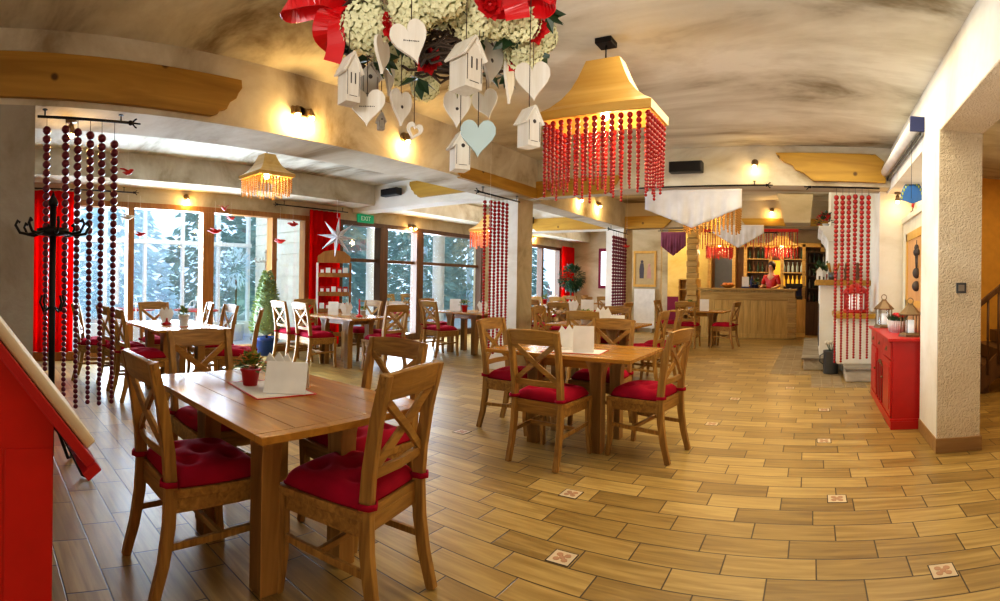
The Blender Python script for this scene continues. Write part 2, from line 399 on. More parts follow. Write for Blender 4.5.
# beams
m = MB().bx(-4.5, -3.9, -3, 6.8, 2.56, ZC); struct(m, 'beam_left', M['beamp'], 'plastered ceiling beam running along the left pillars', 'beam')
m = MB().bx(-4.5, -4.1, 7.25, 11.1, 2.56, ZC); struct(m, 'beam_far', M['beamp'], 'plastered ceiling beam between the middle and far pillars', 'beam')
m = MB().bx(-4.5, 1.0, 6.8, 7.25, 2.61, ZC); struct(m, 'beam_middle', M['beamp'], 'plastered cross beam in the middle of the ceiling', 'beam')
m = MB().bx(XW, -4.5, 6.85, 7.25, 2.66, ZC); struct(m, 'beam_window', M['white_plaster'], 'white plastered cross beam between the left pillar row and windows', 'beam')
m = MB().bx(-4.5, 4, 11.1, 11.5, 2.57, ZC); struct(m, 'beam_back', M['tanp'], 'plastered cross beam in front of the bar', 'beam')
m = MB().bx(XW, -4.5, 11.1, 11.5, 2.55, ZC); struct(m, 'beam_window_back', M['white_plaster'], 'white cross beam over the far window seats', 'beam')
# pillars
m = MB().bx(-4.5, -3.9, -.6, .40, 0, 2.56); struct(m, 'pillar_left', M['greyp'], 'grey plaster pillar at the left edge behind the red lectern', 'pillar')
m = MB().bx(-4.62, -4.12, 6.62, 7.05, 0, 2.56, 0); PM = struct(m, 'pillar_middle', M['tanp'], 'square plaster pillar behind the centre bead strings', 'pillar')
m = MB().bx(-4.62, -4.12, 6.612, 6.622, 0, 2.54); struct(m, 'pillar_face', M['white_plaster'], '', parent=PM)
m = MB().bx(-4.52, -4.1, 11.02, 11.6, 0, 2.57); PF = struct(m, 'pillar_far', M['tanp'], 'farther square plaster pillar with maroon bead strings', 'pillar')
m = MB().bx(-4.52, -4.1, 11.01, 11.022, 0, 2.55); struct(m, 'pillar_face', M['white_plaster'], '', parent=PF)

# knotty pine planks fixed to the beams, one end shaped in steps
def shaped(L, h, flip=False):
    P = [(0,0),(L,0),(L,h),(0,h)]
    e = [(L-.62*h*1.3, 0),(L-.66*h,.07*h),(L-.62*h,.15*h),(L-.42*h,.22*h),(L-.33*h,.40*h),(L-.16*h,.52*h),(L-.10*h,.66*h),(L-.0*h,.80*h),(L-.02*h,h)]
    return [(0,0)] + e + [(0,h)]
def plank_y(name, x, th, y0, y1, z0, z1, label, mt):     # runs along y, shaped end at y1
    s = 1 if y1 > y0 else -1
    m = MB().prism(shaped(abs(y1-y0), z1-z0), lambda u, v, k: (x + k*th, y0 + s*u, z0 + v))
    return struct(m, name, mt, label, 'beam', bevel=.006)
def plank_x(name, y, th, x0, x1, z0, z1, label, mt, prof=None):
    s = 1 if x1 > x0 else -1
    m = MB().prism(prof or shaped(abs(x1-x0), z1-z0), lambda u, v, k: (x0 + s*u, y - k*th, z0 + v))
    return struct(m, name, mt, label, 'beam', bevel=.006)
plank_y('trim_3', -3.9, .05, -1.5, 2.06, 2.605, 2.935, 'long knotty pine plank with stepped end over the grey left pillar', M['piney'])
plank_y('trim_4', -3.95, .07, 6.78, 4.85, 2.545, 2.70, 'narrow pine plank on the left beam meeting the centre pillar', M['piney'])
plank_x('trim_5', 6.85, .05, -4.5, -6.5, 2.77, 3.07, 'pale knotty pine plank beside the black speaker over the window seats', M['pine'])
plank_x('trim_6', 6.8, .05, -3.9, -2.6, 2.56, 2.80, 'pine plank on the middle beam right of the centre pillar', M['pine'])
plank_x('trim_7', 6.8, .06, .93, -.50, 2.66, 3.02, 'yellow pine plank with stepped end above the right bead strings', M['pine'],
        [(0,0),(.93,0),(1.05,.10),(1.16,.14),(1.2,.2),(1.3,.24),(1.38,.3),(1.42,.36),(.14,.36),(.02,.27),(.05,.18),(0,.06)])
plank_x('trim_8', 11.1, .05, -4.1, -3.0, 2.55, 2.82, 'pine plank on the back beam beside the far pillar', M['pine'])
plank_x('trim_9', 11.1, .05, .95, -1.5, 2.58, 2.74, 'pine plank on the back beam in front of the bar lights', M['pine'])
plank_x('trim_10', 11.1, .05, -4.5, -6.6, 2.56, 2.86, 'pine plank on the cross beam over the far window seats', M['pine'])

# ------------------------------------------------------------------ windows
def window(n, y0, y1, muls, mt, rails, label):
    x = XW - .12
    w = bpy.data.objects.new('window_%d' % n, None); C.objects.link(w); w.location = (XW-.1, y0, 0); tag(w, label, 'window', kind='structure')
    def P(mb, name, mm, bevel=0):
        o = mb.build(name, mm, None, bevel); o.parent = w; o.location = (-(XW-.1), -y0, 0); o['kind'] = 'structure'; return o
    m = MB(); t = .09
    m.bx(x-.05, XW+.015, y0, y1, HEAD-t, HEAD); m.bx(x-.05, XW+.015, y0, y1, 0, .14)
    m.bx(x-.05, XW+.012, y0, y0+t, .14, HEAD-t); m.bx(x-.05, XW+.012, y1-t, y1, .14, HEAD-t)
    P(m, 'window_frame', mt, .005)
    for yy, ww in muls:
        m = MB().bx(x-.05, XW+.02, yy-ww/2, yy+ww/2, .14, HEAD-t); P(m, 'mullion', mt, .005)
    if rails:
        ed = [y0+t] + [q for yy, ww in muls for q in (yy-ww/2, yy+ww/2)] + [y1-t]
        for i in range(0, len(ed), 2):
            P(MB().bx(x-.03, x+.04, ed[i], ed[i+1], rails-.035, rails+.035), 'transom', mt, .004)
    ed = [y0+t] + [q for yy, ww in muls for q in (yy-ww/2, yy+ww/2)] + [y1-t]
    for i in range(0, len(ed), 2):
        P(MB().bx(x-.004, x+.004, ed[i], ed[i+1], .14, HEAD-t), 'window_pane', M['glass'])
window(1, *bays[0], [(2.37,.10),(3.72,.20),(5.02,.10)], M['frame'], None, 'wide window with orange-brown timber frame on the left')
window(2, *bays[1], [(7.72,.22),(8.85,.22)], M['dframe'], 1.72, 'dark-framed window left of the centre pillar')
window(3, *bays[2], [(13.7,.1),(14.5,.1)], M['dframe'], None, 'far dark-framed window beyond the centre pillar')

# ------------------------------------------------------------------ outside
m = MB().bx(-30, XW-.3, -10, 30, -.2, -.06); o = struct(m, 'terrace', M['terr'], 'pale paved terrace outside the windows', 'terrace')
t = thing('conservatory', 'white timber-framed glass veranda outside the left window', 'veranda', (-11.2, 3, -.06))
def P(mb, name, mt, par, bevel=0):
    o = mb.build(name, mt, None, bevel); o.parent = par; o.location = -par.location; return o
m = MB()
for yy in [-4.5,-3.6,-2.7,-1.8,-.9, 0,.9,1.8,2.7,3.6,4.5,5.4,6.2]: m.bx(-11.25,-11.13, yy-.03, yy+.03, -.06, 3.4)
P(m, 'upright', M['outpaint'], t)
m = MB().bx(-11.27,-11.11,-4.6,6.25,2.06,2.15); m.bx(-11.27,-11.11,-4.6,6.25,3.3,3.45); m.bx(-11.27,-11.11,-4.6,6.25,-.06,.3); P(m, 'cross_rail', M['outpaint'], t)
for yy in [-3,-1.5,0,1.5,3,4.5,6]:
    P(MB().strip([(-11.2,yy,3.35),(-8.45,yy,2.66)], (0,1,0), .08, .12), 'rafter', M['outpaint'], t)
P(MB().bx(-11.21,-11.2,-4.5,6.2,.3,2.06), 'glazing', M['glass'], t)
m = MB()
for k in range(14): m.bx(-11.0, XW-.3, 6.3, 6.4, -.06+.24*k, -.06+.24*k+.215)
m.bx(-11.0, XW-.3, 6.32, 6.44, -.06, 3.3)
struct(m, 'wall_terrace', M['brickw'], 'white block wall outside, right of the left window', 'wall')
for i, (xx, yy) in enumerate([(-9.6, 8.8), (-9.7, 11.4), (-9.9, 13.6)]):
    m = MB().lathe([(.19,-.06),(.19,.1),(.17,.12),(.17,2.9),(.22,3.0),(.22,3.3)], (xx,yy,0), 18)
    struct(m, 'trim_%d' % (20+i), M['outpaint'], 'round white veranda column outside the dark-framed window', 'column')
m = MB().bx(-10.4, XW-.3, 6.4, 17, 3.0, 3.3); struct(m, 'trim_24', M['outpaint'], 'white veranda eave above the outdoor columns', 'trim')

def conifer(x, y, h, r, label):
    t = thing('conifer_tree', label, 'tree', (x, y, -.06), 0, 'trees beyond the terrace')
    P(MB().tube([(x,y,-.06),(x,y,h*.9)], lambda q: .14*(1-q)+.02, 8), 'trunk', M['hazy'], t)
    m = MB(); rnd = random.Random(int(x*100+y*7))
    for k in range(1500):
        q = rnd.random()**1.4; a = rnd.random()*2*PI; rr = r*(1-q)*math.sqrt(rnd.random())+.05
        p = Vector((x+rr*math.cos(a), y+rr*math.sin(a), .35+q*h*.95))
        m.leaf(p, (math.cos(a)+rnd.uniform(-.5,.5), math.sin(a)+rnd.uniform(-.5,.5), rnd.uniform(-.8,.3)), (rnd.uniform(-1,1),rnd.uniform(-1,1),.7), .42, .20)
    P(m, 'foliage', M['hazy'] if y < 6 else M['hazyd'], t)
for i, (x, y, h, r) in enumerate([(-15,-1,5,1.6),(-16,4.2,6,1.8),(-14.5,9,6,1.7),(-16.5,12.5,7,2.2),(-14.5,15.5,6.5,1.8),(-17,19,7,2.2),(-13,20.5,6,1.8),(-17,8,7,2),(-14.8,12.0,5.5,1.6),(-13.2,17.5,6,1.7)]):
    conifer(x, y, h, r, 'grey-green conifer growing beyond the terrace outside the windows')

# ================================================================== CHAIRS
def rect_leg(mb, path, a, b): mb.strip(path, (1,0,0), a, b)
CHAIRNAME = 'dining_chair'
def make_chair():
    t = thing(CHAIRNAME, '', 'chair')
    for s in (-1, 1):
        m = MB().strip([(s*.205,.21,.43),(s*.205,.205,.3),(s*.207,.205,.15),(s*.212,.222,0)], (1,0,0), lambda q: .042-.010*q, lambda q: .046-.012*q)
        m.build('leg', M['chair'], t, .004)
        m = MB().strip([(s*.2,-.275,0),(s*.198,-.235,.15),(s*.196,-.212,.3),(s*.194,-.205,.45),(s*.194,-.216,.6),(s*.196,-.245,.78),(s*.2,-.29,.965)], (1,0,0), .036, lambda q: .040+.012*math.sin(PI*q))
        m.build('leg', M['chair'], t, .004)
    m = MB().prism([(-.215,-.2),(.215,-.2),(.228,.232),(-.228,.232)], lambda u, v, k: (u, v, .415+.035*k))
    m.box((0,.2,.385),(.38,.022,.06)); m.box((-.2,0,.385),(.022,.37,.06)); m.box((.2,0,.385),(.022,.37,.06)); m.box((0,-.19,.385),(.36,.022,.06))
    m.build('seat', M['chairx'], t, .004)
    # top rail, slightly bowed, with a crowned top edge
    m = MB(); n = 8; pts = []
    for i in range(n+1):
        x = -.218 + .436*i/n; q = 1-(x/.218)**2
        pts.append((x, -.277-.022*q, .915+.006*q))
    m.strip(pts, (0,-.22,1), lambda q: .098+.012*math.sin(PI*q), .024); m.build('top_rail', M['chairx'], t, .004)
    m = MB().strip([(-.18,-.213,.585),(0,-.228,.585),(.18,-.213,.585)], (0,-.15,1), .042, .02); m.build('lower_rail', M['chairx'], t, .003)
    for s in (-1, 1):
        m = MB().strip([(-s*.178,-.218,.60),(0,-.25+.004*s,.735),(s*.18,-.268,.875)], (s*.6,-.1,-.8), .036, .016); m.build('cross_slat', M['chairx'], t, .002)
    for s in (-1, 1):
        m = MB().strip([(s*.202,-.215,.22),(s*.206,.205,.24)], (0,0,1), .028, .02); m.build('stretcher', M['chair'], t, .002)
    m = MB().strip([(-.2,.02,.231),(.2,.02,.231)], (0,0,1), .028, .02); m.build('stretcher', M['chairx'], t, .002)
    # tufted cushion
    m = MB(); N = 22; vs = []
    tufts = [(-.1,-.1),(.1,-.1),(-.1,.1),(.1,.1),(0,0)]
    for j in range(N+1):
        for i in range(N+1):
            u = -1+2*i/N; v = -1+2*j/N
            e = (1-abs(u)**5)*(1-abs(v)**5); e = max(e, 0)**.45
            x = u*.215*(1-.04*v*v); y = v*.205*(1-.03*u*u)+.012
            z = .072*e
            for tx, ty in tufts: z -= .034*math.exp(-((x-tx)**2+(y-ty-.012)**2)/.0016)
            vs.append((x, y, .452+max(z, .0)+.012))
    for j in range(N+1):
        for i in range(N+1):
            x, y, _ = vs[j*(N+1)+i]; vs.append((x*.97, y*.97, .4515))
    K = (N+1)**2; fs = []
    for j in range(N):
        for i in range(N):
            a = j*(N+1)+i
            fs.append((a,a+1,a+N+2,a+N+1)); fs.append((K+a,K+a+N+1,K+a+N+2,K+a+1))
    ring = [i for i in range(N+1)] + [j*(N+1)+N for j in range(1,N+1)] + [N*(N+1)+i for i in range(N-1,-1,-1)] + [j*(N+1) for j in range(N-1,0,-1)]
    for q in range(len(ring)):
        a, b = ring[q], ring[(q+1) % len(ring)]; fs.append((a, K+a, K+b, b))
    m.add(vs, fs, 0, True)
    cu = m.build('seat_cushion', M['cushion'], t)
    for s in (-1, 1):
        m = MB().strip([(s*.17,-.17,.475),(s*.165,-.235,.478),(s*.195,-.25,.478),(s*.224,-.235,.478),(s*.226,-.19,.475),(s*.19,-.175,.472)], (0,0,1), .022, .006, 0, True)
        m.build('cushion_tie', M['cushion'], cu)
    return t
chair0 = make_chair(); used = [False]
def put_chair(x, y, deg, label, group):
    """deg: direction the sitter faces, 0 = +y, 90 = -x (counter-clockwise)"""
    o = chair0 if not used[0] else copy_tree(chair0); used[0] = True
    o.location = (x, y, 0); o.rotation_euler.z = R(deg); o['label'] = label; o['group'] = group; o['category'] = 'chair'
    return o

# ================================================================== TABLES
def make_table(L, W):
    t = thing('dining_table', '', 'table')
    m = MB(); n = 5
    for k in range(n):
        y0 = -W/2 + W*k/n; m.bx(-L/2+.05, L/2-.05, y0+.0006, y0+W/n-.0006, .732, .76)
    m.bx(-L/2, -L/2+.0495, -W/2, W/2, .732, .76); m.bx(L/2-.0495, L/2, -W/2, W/2, .732, .76)
    m.build('tabletop', M['table'], t, .003)
    lx, ly = L/2-.345, W/2-.225
    m = MB()
    for s in (-1,1): m.bx(-lx-.02, lx+.02, s*ly-.014, s*ly+.014, .64, .731); m.bx(s*lx-.014, s*lx+.014, -ly-.02, ly+.02, .64, .731)
    m.bx(-L/2+.1, L/2-.1, -.04, .04, .70, .731)
    m.build('apron', M['table'], t, .003)
    prof = [(-.047,0),(.047,0),(.049,.54),(.053,.60),(.066,.65),(.086,.69),(.092,.71),(.092,.7315),(-.092,.7315),(-.092,.71),(-.086,.69),(-.066,.65),(-.053,.60),(-.049,.54)]
    for sx in (-1,1):
        for sy in (-1,1):
            m = MB().prism(prof, lambda u, v, k: (sx*lx+u, sy*ly-.045+.09*k, v))
            m.prism([(-.045,0),(.045,0),(.045,.7),(-.045,.7)], lambda u, v, k: (sx*lx-.0475+.095*k, sy*ly+u, v))
            m.build('leg', M['tleg'], t, .004)
    return t
tab0 = make_table(1.25, .86); tused = [False]
def put_table(x, y, label, group='square wooden dining tables', rz=0):
    o = tab0 if not tused[0] else copy_tree(tab0); tused[0] = True
    o.location = (x, y, 0); o.rotation_euler.z = rz; o['label'] = label; o['group'] = group; o['category'] = 'table'
    return o

TG = 'square wooden dining tables'
put_table(-2.17, 1.35, 'near wooden table with red flower pot and open menu')
put_table(-1.89, 4.0, 'wooden table standing alone in mid-floor with white menu card and napkins')
put_table(-5.75, 2.22, 'wooden table behind the left bead strings, in front of the left window')
put_table(-6.3, 5.25, 'wooden table with red candle beside the paper star rack')
put_table(-5.95, 7.9, 'wooden table before the dark-framed window, left of the centre pillar')
put_table(-2.85, 6.75, 'wooden table just behind the lone mid-floor table, with flowers and napkins')
put_table(-2.45, 11.5, 'wooden table nearest to the bar counter')
put_table(-6.7, 12.6, 'wooden table seen just right of the centre pillar')
put_table(-4.35, 9.3, 'wooden table before the far pillar, behind the flower table')
put_table(-5.6, 14.4, 'farthest wooden table, near the potted ficus')

g1, g2, g3, g6, g7, g4, g5, g8, g9, g10 = ['chairs at the ' + q for q in ('near table', 'mid-floor table', 'left window table', 'star rack table', 'dark window table', 'flower table', 'bar table', 'table beyond the centre pillar', 'table before the far pillar', 'farthest table')]
put_chair(-2.18, .965, 0, 'nearest crossback chair at the left, in front of the near table', g1)
put_chair(-1.685, 1.45, 103, 'nearest crossback chair right of the near table, back to the right', g1)
put_chair(-2.84, 1.38, -90, 'chair at the window end of the near table, facing the flower pot', g1)
put_chair(-2.13, 1.87, 181, 'chair on the far side of the near table, behind its menu', g1)
put_chair(-1.87, 3.53, -3, 'golden chair with its back to us at the mid-floor table', g2)
put_chair(-1.26, 3.95, 82, 'chair on the right of the mid-floor table, seat turned left', g2)
put_chair(-2.53, 4.09, -88, 'chair on the left of the mid-floor table, in front of the centre pillar', g2)
put_chair(-1.86, 4.47, 180, 'chair on the far side of the mid-floor table facing us', g2)
put_chair(-5.48, 1.74, 0, 'chair with plump cushion on the near side of the left window table', g3)
put_chair(-6.08, 1.72, 4, 'chair half hidden by bead strings at the left window table, inner one', g3)
put_chair(-6.62, 1.5, -20, 'chair farthest left behind the bead strings, by the red curtain', g3)
put_chair(-6.6, 2.35, -90, 'chair against the left window, at the window end of its table', g3)
put_chair(-6.72, 2.82, 165, 'chair on the far side of the left window table, beside its white pot', g3)
put_chair(-6.1, 2.84, 176, 'pale chair between left window table and the topiary, second along', g3)
put_chair(-5.32, 2.80, 150, 'pale chair at the far right corner of the left window table', g3)
put_chair(-7.02, 4.74, -3, 'left of two chairs with backs to us at the star rack table', g6)
put_chair(-6.42, 4.74, -6, 'right of two chairs with backs to us at the star rack table', g6)
put_chair(-7.2, 5.28, -90, 'chair at the window end of the star rack table', g6)
put_chair(-6.65, 5.83, 178, 'left of two chairs on the far side of the star rack table', g6)
put_chair(-6.08, 5.83, 182, 'right of two chairs on the far side of the star rack table', g6)
put_chair(-5.55, 5.32, 88, 'chair at the room end of the star rack table', g6)
put_chair(-6.05, 7.2, -12, 'pale chair with its back to us at the dark window table', g7)
put_chair(-6.7, 7.85, -90, 'chair at the window end of the dark window table', g7)
put_chair(-5.2, 7.95, 90, 'chair nearest the centre pillar at the dark window table', g7)
put_chair(-5.8, 8.45, 180, 'chair on the far side of the dark window table', g7)
put_chair(-2.75, 6.22, 2, 'chair on the near side of the flower table', g4)
put_chair(-3.5, 6.7, -85, 'chair on the left of the flower table', g4)
put_chair(-2.15, 6.55, 92, 'pale chair at the right end of the flower table, nearer one', g4)
put_chair(-2.08, 7.1, 96, 'brown chair at the right end of the flower table, farther one', g4)
put_chair(-2.9, 7.3, 180, 'chair on the far side of the flower table', g4)
put_chair(-2.6, 10.98, 0, 'chair with its back to us at the bar table', g5)
put_chair(-1.86, 11.2, 80, 'chair right of the bar table, in front of the counter', g5)
put_chair(-3.15, 11.45, -90, 'chair left of the bar table', g5)
put_chair(-6.75, 12.0, 0, 'left chair with its back to us beyond the centre pillar', g8)
put_chair(-6.15, 12.05, 5, 'right chair with its back to us beyond the centre pillar', g8)
put_chair(-5.98, 12.7, 90, 'chair at the right end of the table beyond the centre pillar', g8)
put_chair(-6.6, 13.15, 180, 'chair on the far side of the table beyond the centre pillar', g8)
put_chair(-4.4, 8.75, 0, 'chair on the near side of the table before the far pillar', g9)
put_chair(-5.05, 9.2, -90, 'chair on the left of the table before the far pillar', g9)
put_chair(-3.65, 9.35, 90, 'chair on the right of the table before the far pillar', g9)
put_chair(-5.6, 13.85, 0, 'chair on the near side of the farthest table', g10)
put_chair(-4.95, 14.4, 90, 'chair on the right of the farthest table', g10)
put_chair(-6.3, 14.4, -90, 'chair on the left of the farthest table', g10)
# wooden chairs and a table on the terrace, seen through the dark-framed window
put_chair(-9.6, 9.6, -90, 'wooden chair out on the terrace behind the first pane of the dark-framed window', 'chairs on the terrace')
put_chair(-9.7, 10.4, -90, 'wooden chair out on the terrace beside the round white column', 'chairs on the terrace')
put_table(-10.4, 10.0, 'wooden table out on the terrace, seen through the dark-framed window', 'outdoor tables')

# ================================================================== THINGS ON TABLES
def pot_plant(x, y, z, r, h, potm, leafm, flm, label, cat='potted plant', name='potted_flower', group=None, fol=.09, n=70):
    t = thing(name, label, cat, (x, y, z), 0, group)
    MB().lathe([(.001,0),(r*.72,0),(r*.95,h*.85),(r*1.06,h*.85),(r*1.06,h),(r*.9,h),(r*.88,h*.9),(.001,h*.9)], (0,0,0), 20).build('pot', potm, t)
    m = MB(); rnd = random.Random(int(abs(x*999+y*77)))
    for k in range(n):
        a = rnd.random()*2*PI; e = rnd.random()*1.35
        d = Vector((math.cos(a)*math.cos(e), math.sin(a)*math.cos(e), math.sin(e)))
        p = Vector((0,0,h*.95)) + d*fol*(.35+.5*rnd.random())*Vector((1,1,.75)).length/1.6
        m.leaf(p, d + Vector((rnd.uniform(-.4,.4),rnd.uniform(-.4,.4),rnd.uniform(-.4,.3))), (0,0,1), fol*.42, fol*.3, rnd.choice([0,0,1]))
    m.build('foliage', leafm, t)
    if flm:
        m = MB()
        for k in range(int(n*.5)):
            a = rnd.random()*2*PI; e = .25+rnd.random()*1.25
            d = Vector((math.cos(a)*math.cos(e), math.sin(a)*math.cos(e), math.sin(e)*.85))
            p = Vector((0,0,h)) + d*fol*1.0
            for q in range(4):
                dd = Vector((math.cos(q*PI/2+a), math.sin(q*PI/2+a), .35)); m.leaf(p, dd, (0,0,1), fol*.14, fol*.1)
        m.build('blossom', flm, t)
    return t
def mat_cloth(x, y, z, a, b, rz, label, group='table mats'):
    m = MB()
    m.prism([(-a,-b),(a,-b),(a,b),(-a,b)], lambda u, v, k: (u, v, .0005+.002*k), 0)
    for s in (-1,1):
        m.box((0,s*b,.002),(2*a,.008,.0036),0,1); m.box((s*a,0,.002),(.008,2*b,.0036),0,1)
    o = m.build('table_mat', [M['white'], M['pot']], None, 0, 2, (x,y,z), rz); tag(o, label, 'table mat', group); return o
def napkins(x, y, z, rz, label, group='napkin holders', s=1):
    t = thing('napkin_holder', label, 'napkin holder', (x,y,z), rz, group)
    MB().box((0,0,.006*s),(.11*s,.045*s,.012*s)).build('base', M['white'], t, .002)
    for k, (dx, an) in enumerate(((-.03,-.28),(0,.02),(.03,.26))):
        m = MB().prism([(-.03,.0),(.03,.0),(.055,.09),(.0,.15),(-.055,.09)], lambda u, v, q: (s*(dx*.6+u*math.cos(an)*.75+v*math.sin(an)*.7), s*(-.008+.016*q+ (k-1)*.008*(1 if q else 1)), s*(.013+v*math.cos(an))))
        m.build('napkin', M['white'], t, .001)
    return t
def menu_card(x, y, z, rz, w, h, label, lean=.35, group='menu cards'):
    t = thing('menu_card', label, 'menu', (x,y,z), rz, group)
    MB().strip([(0,-h*math.sin(lean)*.5,.001),(0,0,h*math.cos(lean))], (1,0,0), w, .003).build('cover', M['white'], t)
    MB().strip([(0,h*math.sin(lean)*.5,.001),(0,.003,h*math.cos(lean))], (1,0,0), w, .003).build('cover', M['white'], t)
    return t
Z = .7602
# near table
mat_cloth(-2.23, 1.37, Z, .20, .15, R(-8), 'white table mat with red edge under the near flower pot and menu')
pot_plant(-2.34, 1.32, Z+.0045, .05, .085, M['pot'], [M['leaf'], M['leafy']], M['orangepetal'], 'red pot of orange and yellow flowers on the near table', fol=.085, n=170)
t = thing('menu_booklet', 'open grey-white menu leaning on the near table', 'menu', (-2.15, 1.42, Z+.0045), R(48))
MB().strip([(0,-.10,.001),(0,.0,.135)], (1,0,0), .20, .004).build('cover', M['white'], t)
MB().strip([(0,.075,.001),(0,.004,.135)], (1,0,0), .20, .004).build('cover', M['white'], t)
napkins(-2.31, 1.47, Z+.0045, R(40), 'white napkin holder behind the near flower pot')
# mid-floor table
mat_cloth(-1.84, 3.86, Z, .24, .15, .15, 'white table mat on the mid-floor table')
menu_card(-1.74, 3.80, Z+.0045, R(20), .165, .215, 'white menu card standing on the mid-floor table', .28)
napkins(-1.92, 3.90, Z+.0045, R(25), 'white folded napkins beside the menu card on the mid-floor table', s=1.25)
# left window table
mat_cloth(-5.75, 2.25, Z, .28, .17, .1, 'white table mat on the left window table')
napkins(-5.88, 2.17, Z+.0045, R(70), 'white folded napkins on the left window table', s=1.2)
pot_plant(-5.60, 2.28, Z+.0045, .065, .12, M['outpaint'], [M['leaf'], M['leafy']], None, 'white pot of leafy greens on the left window table', fol=.11, n=60)
def red_candle(x, y, z, label, h=.16):
    t = thing('candle_holder', label, 'candle', (x,y,z), 0, 'red candles on tables')
    MB().lathe([(.001,0),(.05,0),(.052,.02),(.02,.03),(.02,.045),(.001,.045)],(0,0,0),16).build('saucer', M['pot'], t)
    MB().lathe([(.001,.045),(.012,.045),(.011,h),(.001,h)],(0,0,0),12).build('taper', M['pot'], t)
red_candle(-5.73, 2.12, Z+.0045, 'short red candle in a holder on the left window table', .075)
# star rack table
menu_card(-6.52, 5.15, Z, R(40), .16, .22, 'white menu card leaning on the star rack table', .35)
napkins(-6.32, 5.25, Z, R(40), 'white napkins on the star rack table', s=1.3)
pot_plant(-6.2, 5.48, Z, .05, .08, M['outpaint'], [M['leaf'], M['leafy']], M['orangepetal'], 'small pot of yellow flowers on the star rack table', fol=.09, n=50)
red_candle(-5.98, 5.22, Z, 'tall red taper candle on the star rack table', .27)
# dark window table
menu_card(-6.25, 7.85, Z, R(30), .2, .24, 'white menu card on the dark window table', .35)
pot_plant(-5.95, 7.75, Z, .06, .12, M['pot'], [M['leaf'], M['leafy']], M['orangepetal'], 'red pot of flowers on the dark window table', fol=.12, n=60)
napkins(-5.65, 7.9, Z, R(30), 'white napkins on the dark window table', s=1.3)
# flower table
pot_plant(-3.0, 6.6, Z, .07, .07, M['outpaint'], [M['leafy'], M['leaf']], M['redpetal'], 'low bowl of red and yellow flowers on the flower table', fol=.13, n=90)
napkins(-2.72, 6.55, Z, R(15), 'white folded napkins on the flower table', s=1.5)
menu_card(-2.62, 6.75, Z, R(20), .26, .2, 'brownish menu lying open on the flower table', .9)
# bar table and farther ones
menu_card(-2.32, 11.3, Z, R(10), .2, .26, 'white menu card on the bar table', .2)
pot_plant(-2.65, 11.4, Z, .06, .1, M['outpaint'], [M['leaf'], M['leafy']], M['orangepetal'], 'pot of flowers on the bar table', fol=.13, n=50)
menu_card(-4.1, 9.1, Z, R(15), .24, .26, 'white menu card on the table before the far pillar', .25)
napkins(-4.45, 9.2, Z, R(15), 'white napkins on the table before the far pillar', s=1.5)
napkins(-6.6, 12.5, Z, R(15), 'white napkins on the table beyond the centre pillar', s=1.6)
pot_plant(-6.95, 12.6, Z, .07, .12, M['pot'], [M['leaf'], M['leafy']], M['redpetal'], 'red pot of flowers on the table beyond the centre pillar', fol=.14, n=50)
pot_plant(-5.5, 14.3, Z, .07, .12, M['pot'], [M['leaf'], M['leafy']], M['orangepetal'], 'pot of orange flowers on the farthest table', fol=.16, n=50)

# ================================================================== BEAD CURTAINS
def strand_mesh(z0, z1, r0, r1, nu=8, nv=5, curl=0):
    m = MB(); z = z0; L = z0 - z1
    while z > z1:
        q = (z0-z)/L; r = r0 + (r1-r0)*min(1, q*1.15)
        m.ball((curl*max(0,q-.8)**2*6, 0, z-r), r, nu, nv); z -= 2*r*.97
    return m
def rod(p0, p1, label, r=.011, finial=True, drop=.0):
    p0 = Vector(p0); p1 = Vector(p1); d = (p1-p0).normalized(); L = (p1-p0).length
    t = thing('curtain_rod', label, 'curtain rod', p0)
    MB().tube([(0,0,0), p1-p0], r, 8).build('rod', M['iron'], t)
    if finial:
        m = MB(); e = p1-p0
        m.ball(e + d*.02, .02); 
        for a in (-1, 0, 1):
            m.tube([e+d*.03, e+d*.06+Vector((0,0,a*.03)), e+d*(.10-.03*abs(a))+Vector((0,0,a*.034))], .007, 6)
        m.build('finial', M['iron'], t)
    for q in (.08, .92):
        p = (p1-p0)*q; m = MB().tube([p, p+Vector((0,0,.055+drop))], .006, 6); m.lathe([(.02,.05+drop),(.02,.056+drop)], p, 10)
        m.build('bracket', M['iron'], t)
    return t
def strand(p, z1, r0, r1, mt, label, group, ztop=None, curl=0, hook=None):
    t = thing('bead_string', label, 'bead string', (p.x, p.y, 0), 0, group)
    strand_mesh(p.z, z1, r0, r1, curl=curl).build('beads', mt, t)
    zt = ztop if ztop else p.z + .08
    MB().tube([(0,0,p.z-.01),(0,0,zt)], .0022, 5).build('thread', M['iron'], t)
    return t
XB = -3.93
a = pX(38, 107, XB); b = pX(128, 121, XB)
rod((XB, .42, 2.49), (XB, b.y, 2.49), 'black iron rod over the left bead strings, under the long pine plank')
nth = ['first', 'second', 'third', 'fourth', 'fifth', 'sixth']
for k, (px, yt, yb) in enumerate([(47,126,368),(66,125,402),(78,128,404),(90.5,131,404),(102,134,404),(114.5,140,402)]):
    p = pX(px, yt, XB); q = pX(px, yb, XB)
    strand(p, q.z, .034, .019, M['bead'], '%s dark red bead string from the left edge, under the long pine plank' % nth[k], 'left bead strings', 2.50, .12 if k < 3 else 0)
XB2 = -4.05
rod((XB2, 6.55, 2.48), (XB2, 5.55, 2.48), 'black iron rod over the bead strings at the centre pillar', drop=.02)
for k, (px, yt, yb) in enumerate([(485,200,348),(491,200,350),(495,201,352),(499,201,352),(503,202,350),(507,203,348)]):
    p = pX(px, yt, XB2); q = pX(px, yb, XB2)
    strand(p, q.z, .027, .019, M['beadr'], '%s red bead string from the left, in front of the centre pillar' % nth[k], 'centre pillar bead strings', 2.48)
